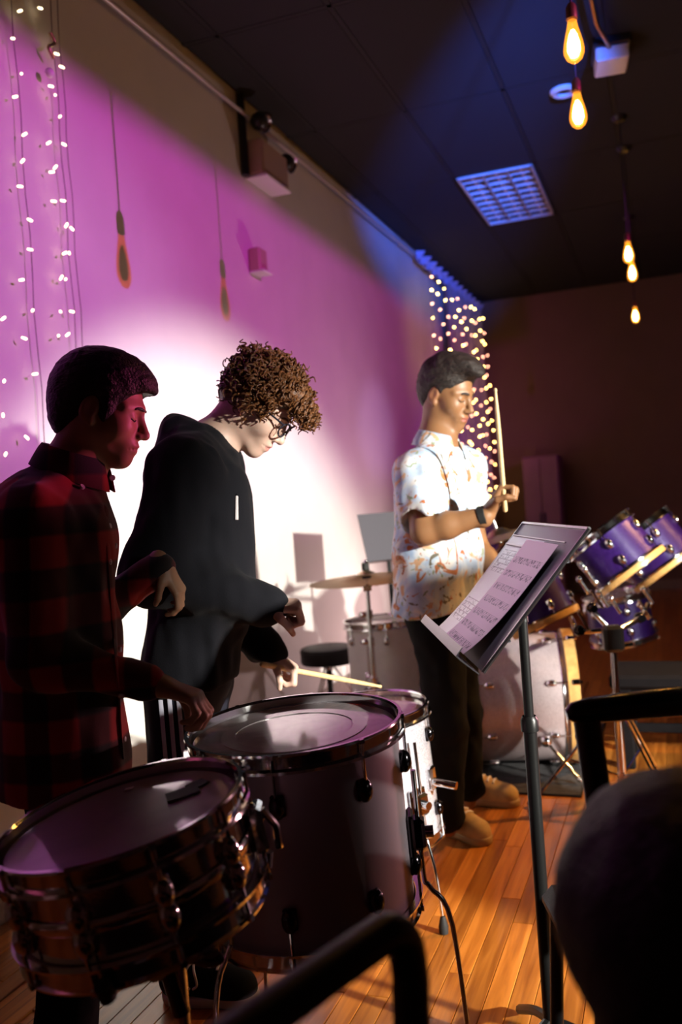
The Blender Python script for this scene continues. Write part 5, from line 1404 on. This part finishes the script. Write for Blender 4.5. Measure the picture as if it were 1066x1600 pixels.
A2 = at(893, 1114, 1.35); B2 = A2 + nrm([RH[0], RH[1], 0])*.46
def chair2():
    A, u_ = A2, nrm(RH); f_ = FH
    t = thing('padded_chair', 'black chair with a thick rounded top rail below the purple toms', 'chair', (A[0]+.2, A[1]+.1, 0), 'black chairs of the audience')
    zt = A[2]
    rail = [A + u_*x_ + np.array([0, 0, z_]) for x_, z_ in ((-.008, -.002), (.002, 0), (.03, .002), (.10, .004), (.23, .006), (.36, .004), (.43, .002), (.455, 0))]
    G().tube(rail, [.008, .016, .0205, .022, .023, .022, .0205, .01], 16, flat=.95, up=np.array([0, 0, 1.0])).build('top_rail', pm('glossy_black_rail', (.012, .011, .012), .2, coat=.4), t)
    for x_ in (.022, .43):
        a = A + u_*x_ - np.array([0, 0, .01]); b = A + u_*(x_ + (.045 if x_ < .2 else -.045)) + f_*.05; b[2] = .46
        G().tube([a, b], .020, 12, flat=.8).build('upright', M_BLACKMETAL, t)
    G().grid(lambda p, q: A + u_*(.075+.31*p) + f_*.03 + np.array([0, 0, -.30+.14*q]), 8, 3, .012).build('backrest', M_VINYL, t)
    R3 = np.stack([u_, f_, [0, 0, 1]], 1); sc_ = A + u_*.225 + f_*.22; sc_[2] = .45
    G().box(sc_, (.43, .36, .05), R3, .02).build('seat', M_VINYL, t)
    for sx in (-.19, .19):
        for sy in (-.15, .15):
            p0 = sc_ + u_*sx + f_*sy; p1 = p0 + u_*sx*.12 + f_*sy*.12; p1[2] = FZ+.012
            G().tube([p0, p1], .013, 10).build('leg', M_BLACKMETAL, t)
chair2()

def audience():
    D = .76; hc = at(1064, 1470, D)
    base = np.array([hc[0], hc[1], FZ])
    t = thing('person', 'seated person seen from behind as a black silhouette in the near corner', 'person', base)
    h = Head(1072, 1478, D, 112, 8, 1.0)
    B = Sdf(); head_prims(B, h)
    nb = h.w((-.03, 0, -.19)); B.u(p_rc(h.w((-.03, 0, -.06)), nb, .052, .058), .03)
    pel = np.array([nb[0], nb[1], .50]) - h.dirv((.02, 0, 0)); B.u(p_rc(nb, pel, .08, .09), .04)
    l = h.dirv((0, 1, 0)); f = nrm([*h.dirv((1, 0, 0))[:2], 0])
    for s in (1, -1):
        sh = nb + l*.15*s - np.array([0, 0, .05]); el = sh + np.array([0, 0, -.27]) + l*.03*s + f*.03; wr = el + f*.23 - l*.05*s + np.array([0, 0, -.02])
        B.u(p_rc(nb, sh, .05, .045), .03); B.u(p_rc(sh, el, .045, .038), .02); B.u(p_rc(el, wr, .038, .026), .02)
        hand(B, wr, f, np.array([0, 0, -1.0]), -l*s, (20, 25, 20))
        hp = pel + l*.08*s; kn = hp + f*.40 + np.array([0, 0, -.01]); an = kn + np.array([0, 0, -.42]) + f*.02; an[2] = .09
        B.u(p_rc(pel, hp, .08, .07), .03); B.u(p_rc(hp, kn, .07, .05), .03); B.u(p_rc(kn, an, .05, .036), .02); B.u(p_rc(an, an + f*.13 - np.array([0, 0, .04]), .034, .03), .02)
    body = sdf_obj('body', B, .006, M_SKIN_R, t)
    Hs = Sdf(); Hs.u(h.ell((-.018, 0, .030), (.125, .108, .118)), .01).u(h.ell((-.06, 0, -.06), (.07, .085, .11)), .04)
    Hs.sub(h.ell((.12, 0, -.03), (.085, .12, .10)), .01)
    sdf_obj('hair', Hs, .006, M_HAIR_BLACK, t, lambda P: .006*vnoise(P*30) + .003*vnoise(P*120))
    C = Sdf()
    for s in (1, -1):
        sh = nb + l*.15*s - np.array([0, 0, .05]); el = sh + np.array([0, 0, -.27]) + l*.03*s + f*.03; wr = el + f*.23 - l*.05*s + np.array([0, 0, -.02])
        C.u(p_rc(nb - np.array([0, 0, .03]), sh, .066, .070), .04); C.u(p_rc(sh, el, .068, .058), .03); C.u(p_rc(el, wr, .058, .040), .03)
        C.u(p_rc(nb + l*.06*s - np.array([0, 0, .12]), pel + l*.07*s, .11, .12), .04)
    C.sub(p_rc(nb, h.w((-.03, 0, -.05)), .056, .058), .006)
    sdf_obj('sweater', C, .008, M_HOODIE, t, wrinkle(.014, 14, 34))
    T = Sdf()
    for s in (1, -1):
        hp = pel + l*.08*s; kn = hp + f*.40 + np.array([0, 0, -.01]); an = kn + np.array([0, 0, -.42]) + f*.02; an[2] = .09
        T.u(p_rc(pel, hp, .11, .10), .03); T.u(p_rc(hp, kn, .095, .072), .03); T.u(p_rc(kn, an, .072, .060), .03)
    sdf_obj('trousers', T, .008, M_JEANS, t, wrinkle(.014, 14, 34))
    # the stool this person sits on
    st = thing('audience_stool', 'dark stool under the seated silhouette', 'stool', (pel[0], pel[1], 0))
    zs = pel[2]-.12
    G().lathe([(0, 0), (.16, 0), (.175, -.01), (.175, -.04), (0, -.045)], (pel[0], pel[1], zs), (0, 0, 1), 40).build('seat', M_VINYL, st)
    for k in range(4):
        a = .7 + k*math.pi/2; G().tube([(pel[0]+.11*math.cos(a), pel[1]+.11*math.sin(a), zs-.04), (pel[0]+.17*math.cos(a), pel[1]+.17*math.sin(a), FZ+.01)], .013, 8).build('leg', M_BLACKMETAL, st)
audience()
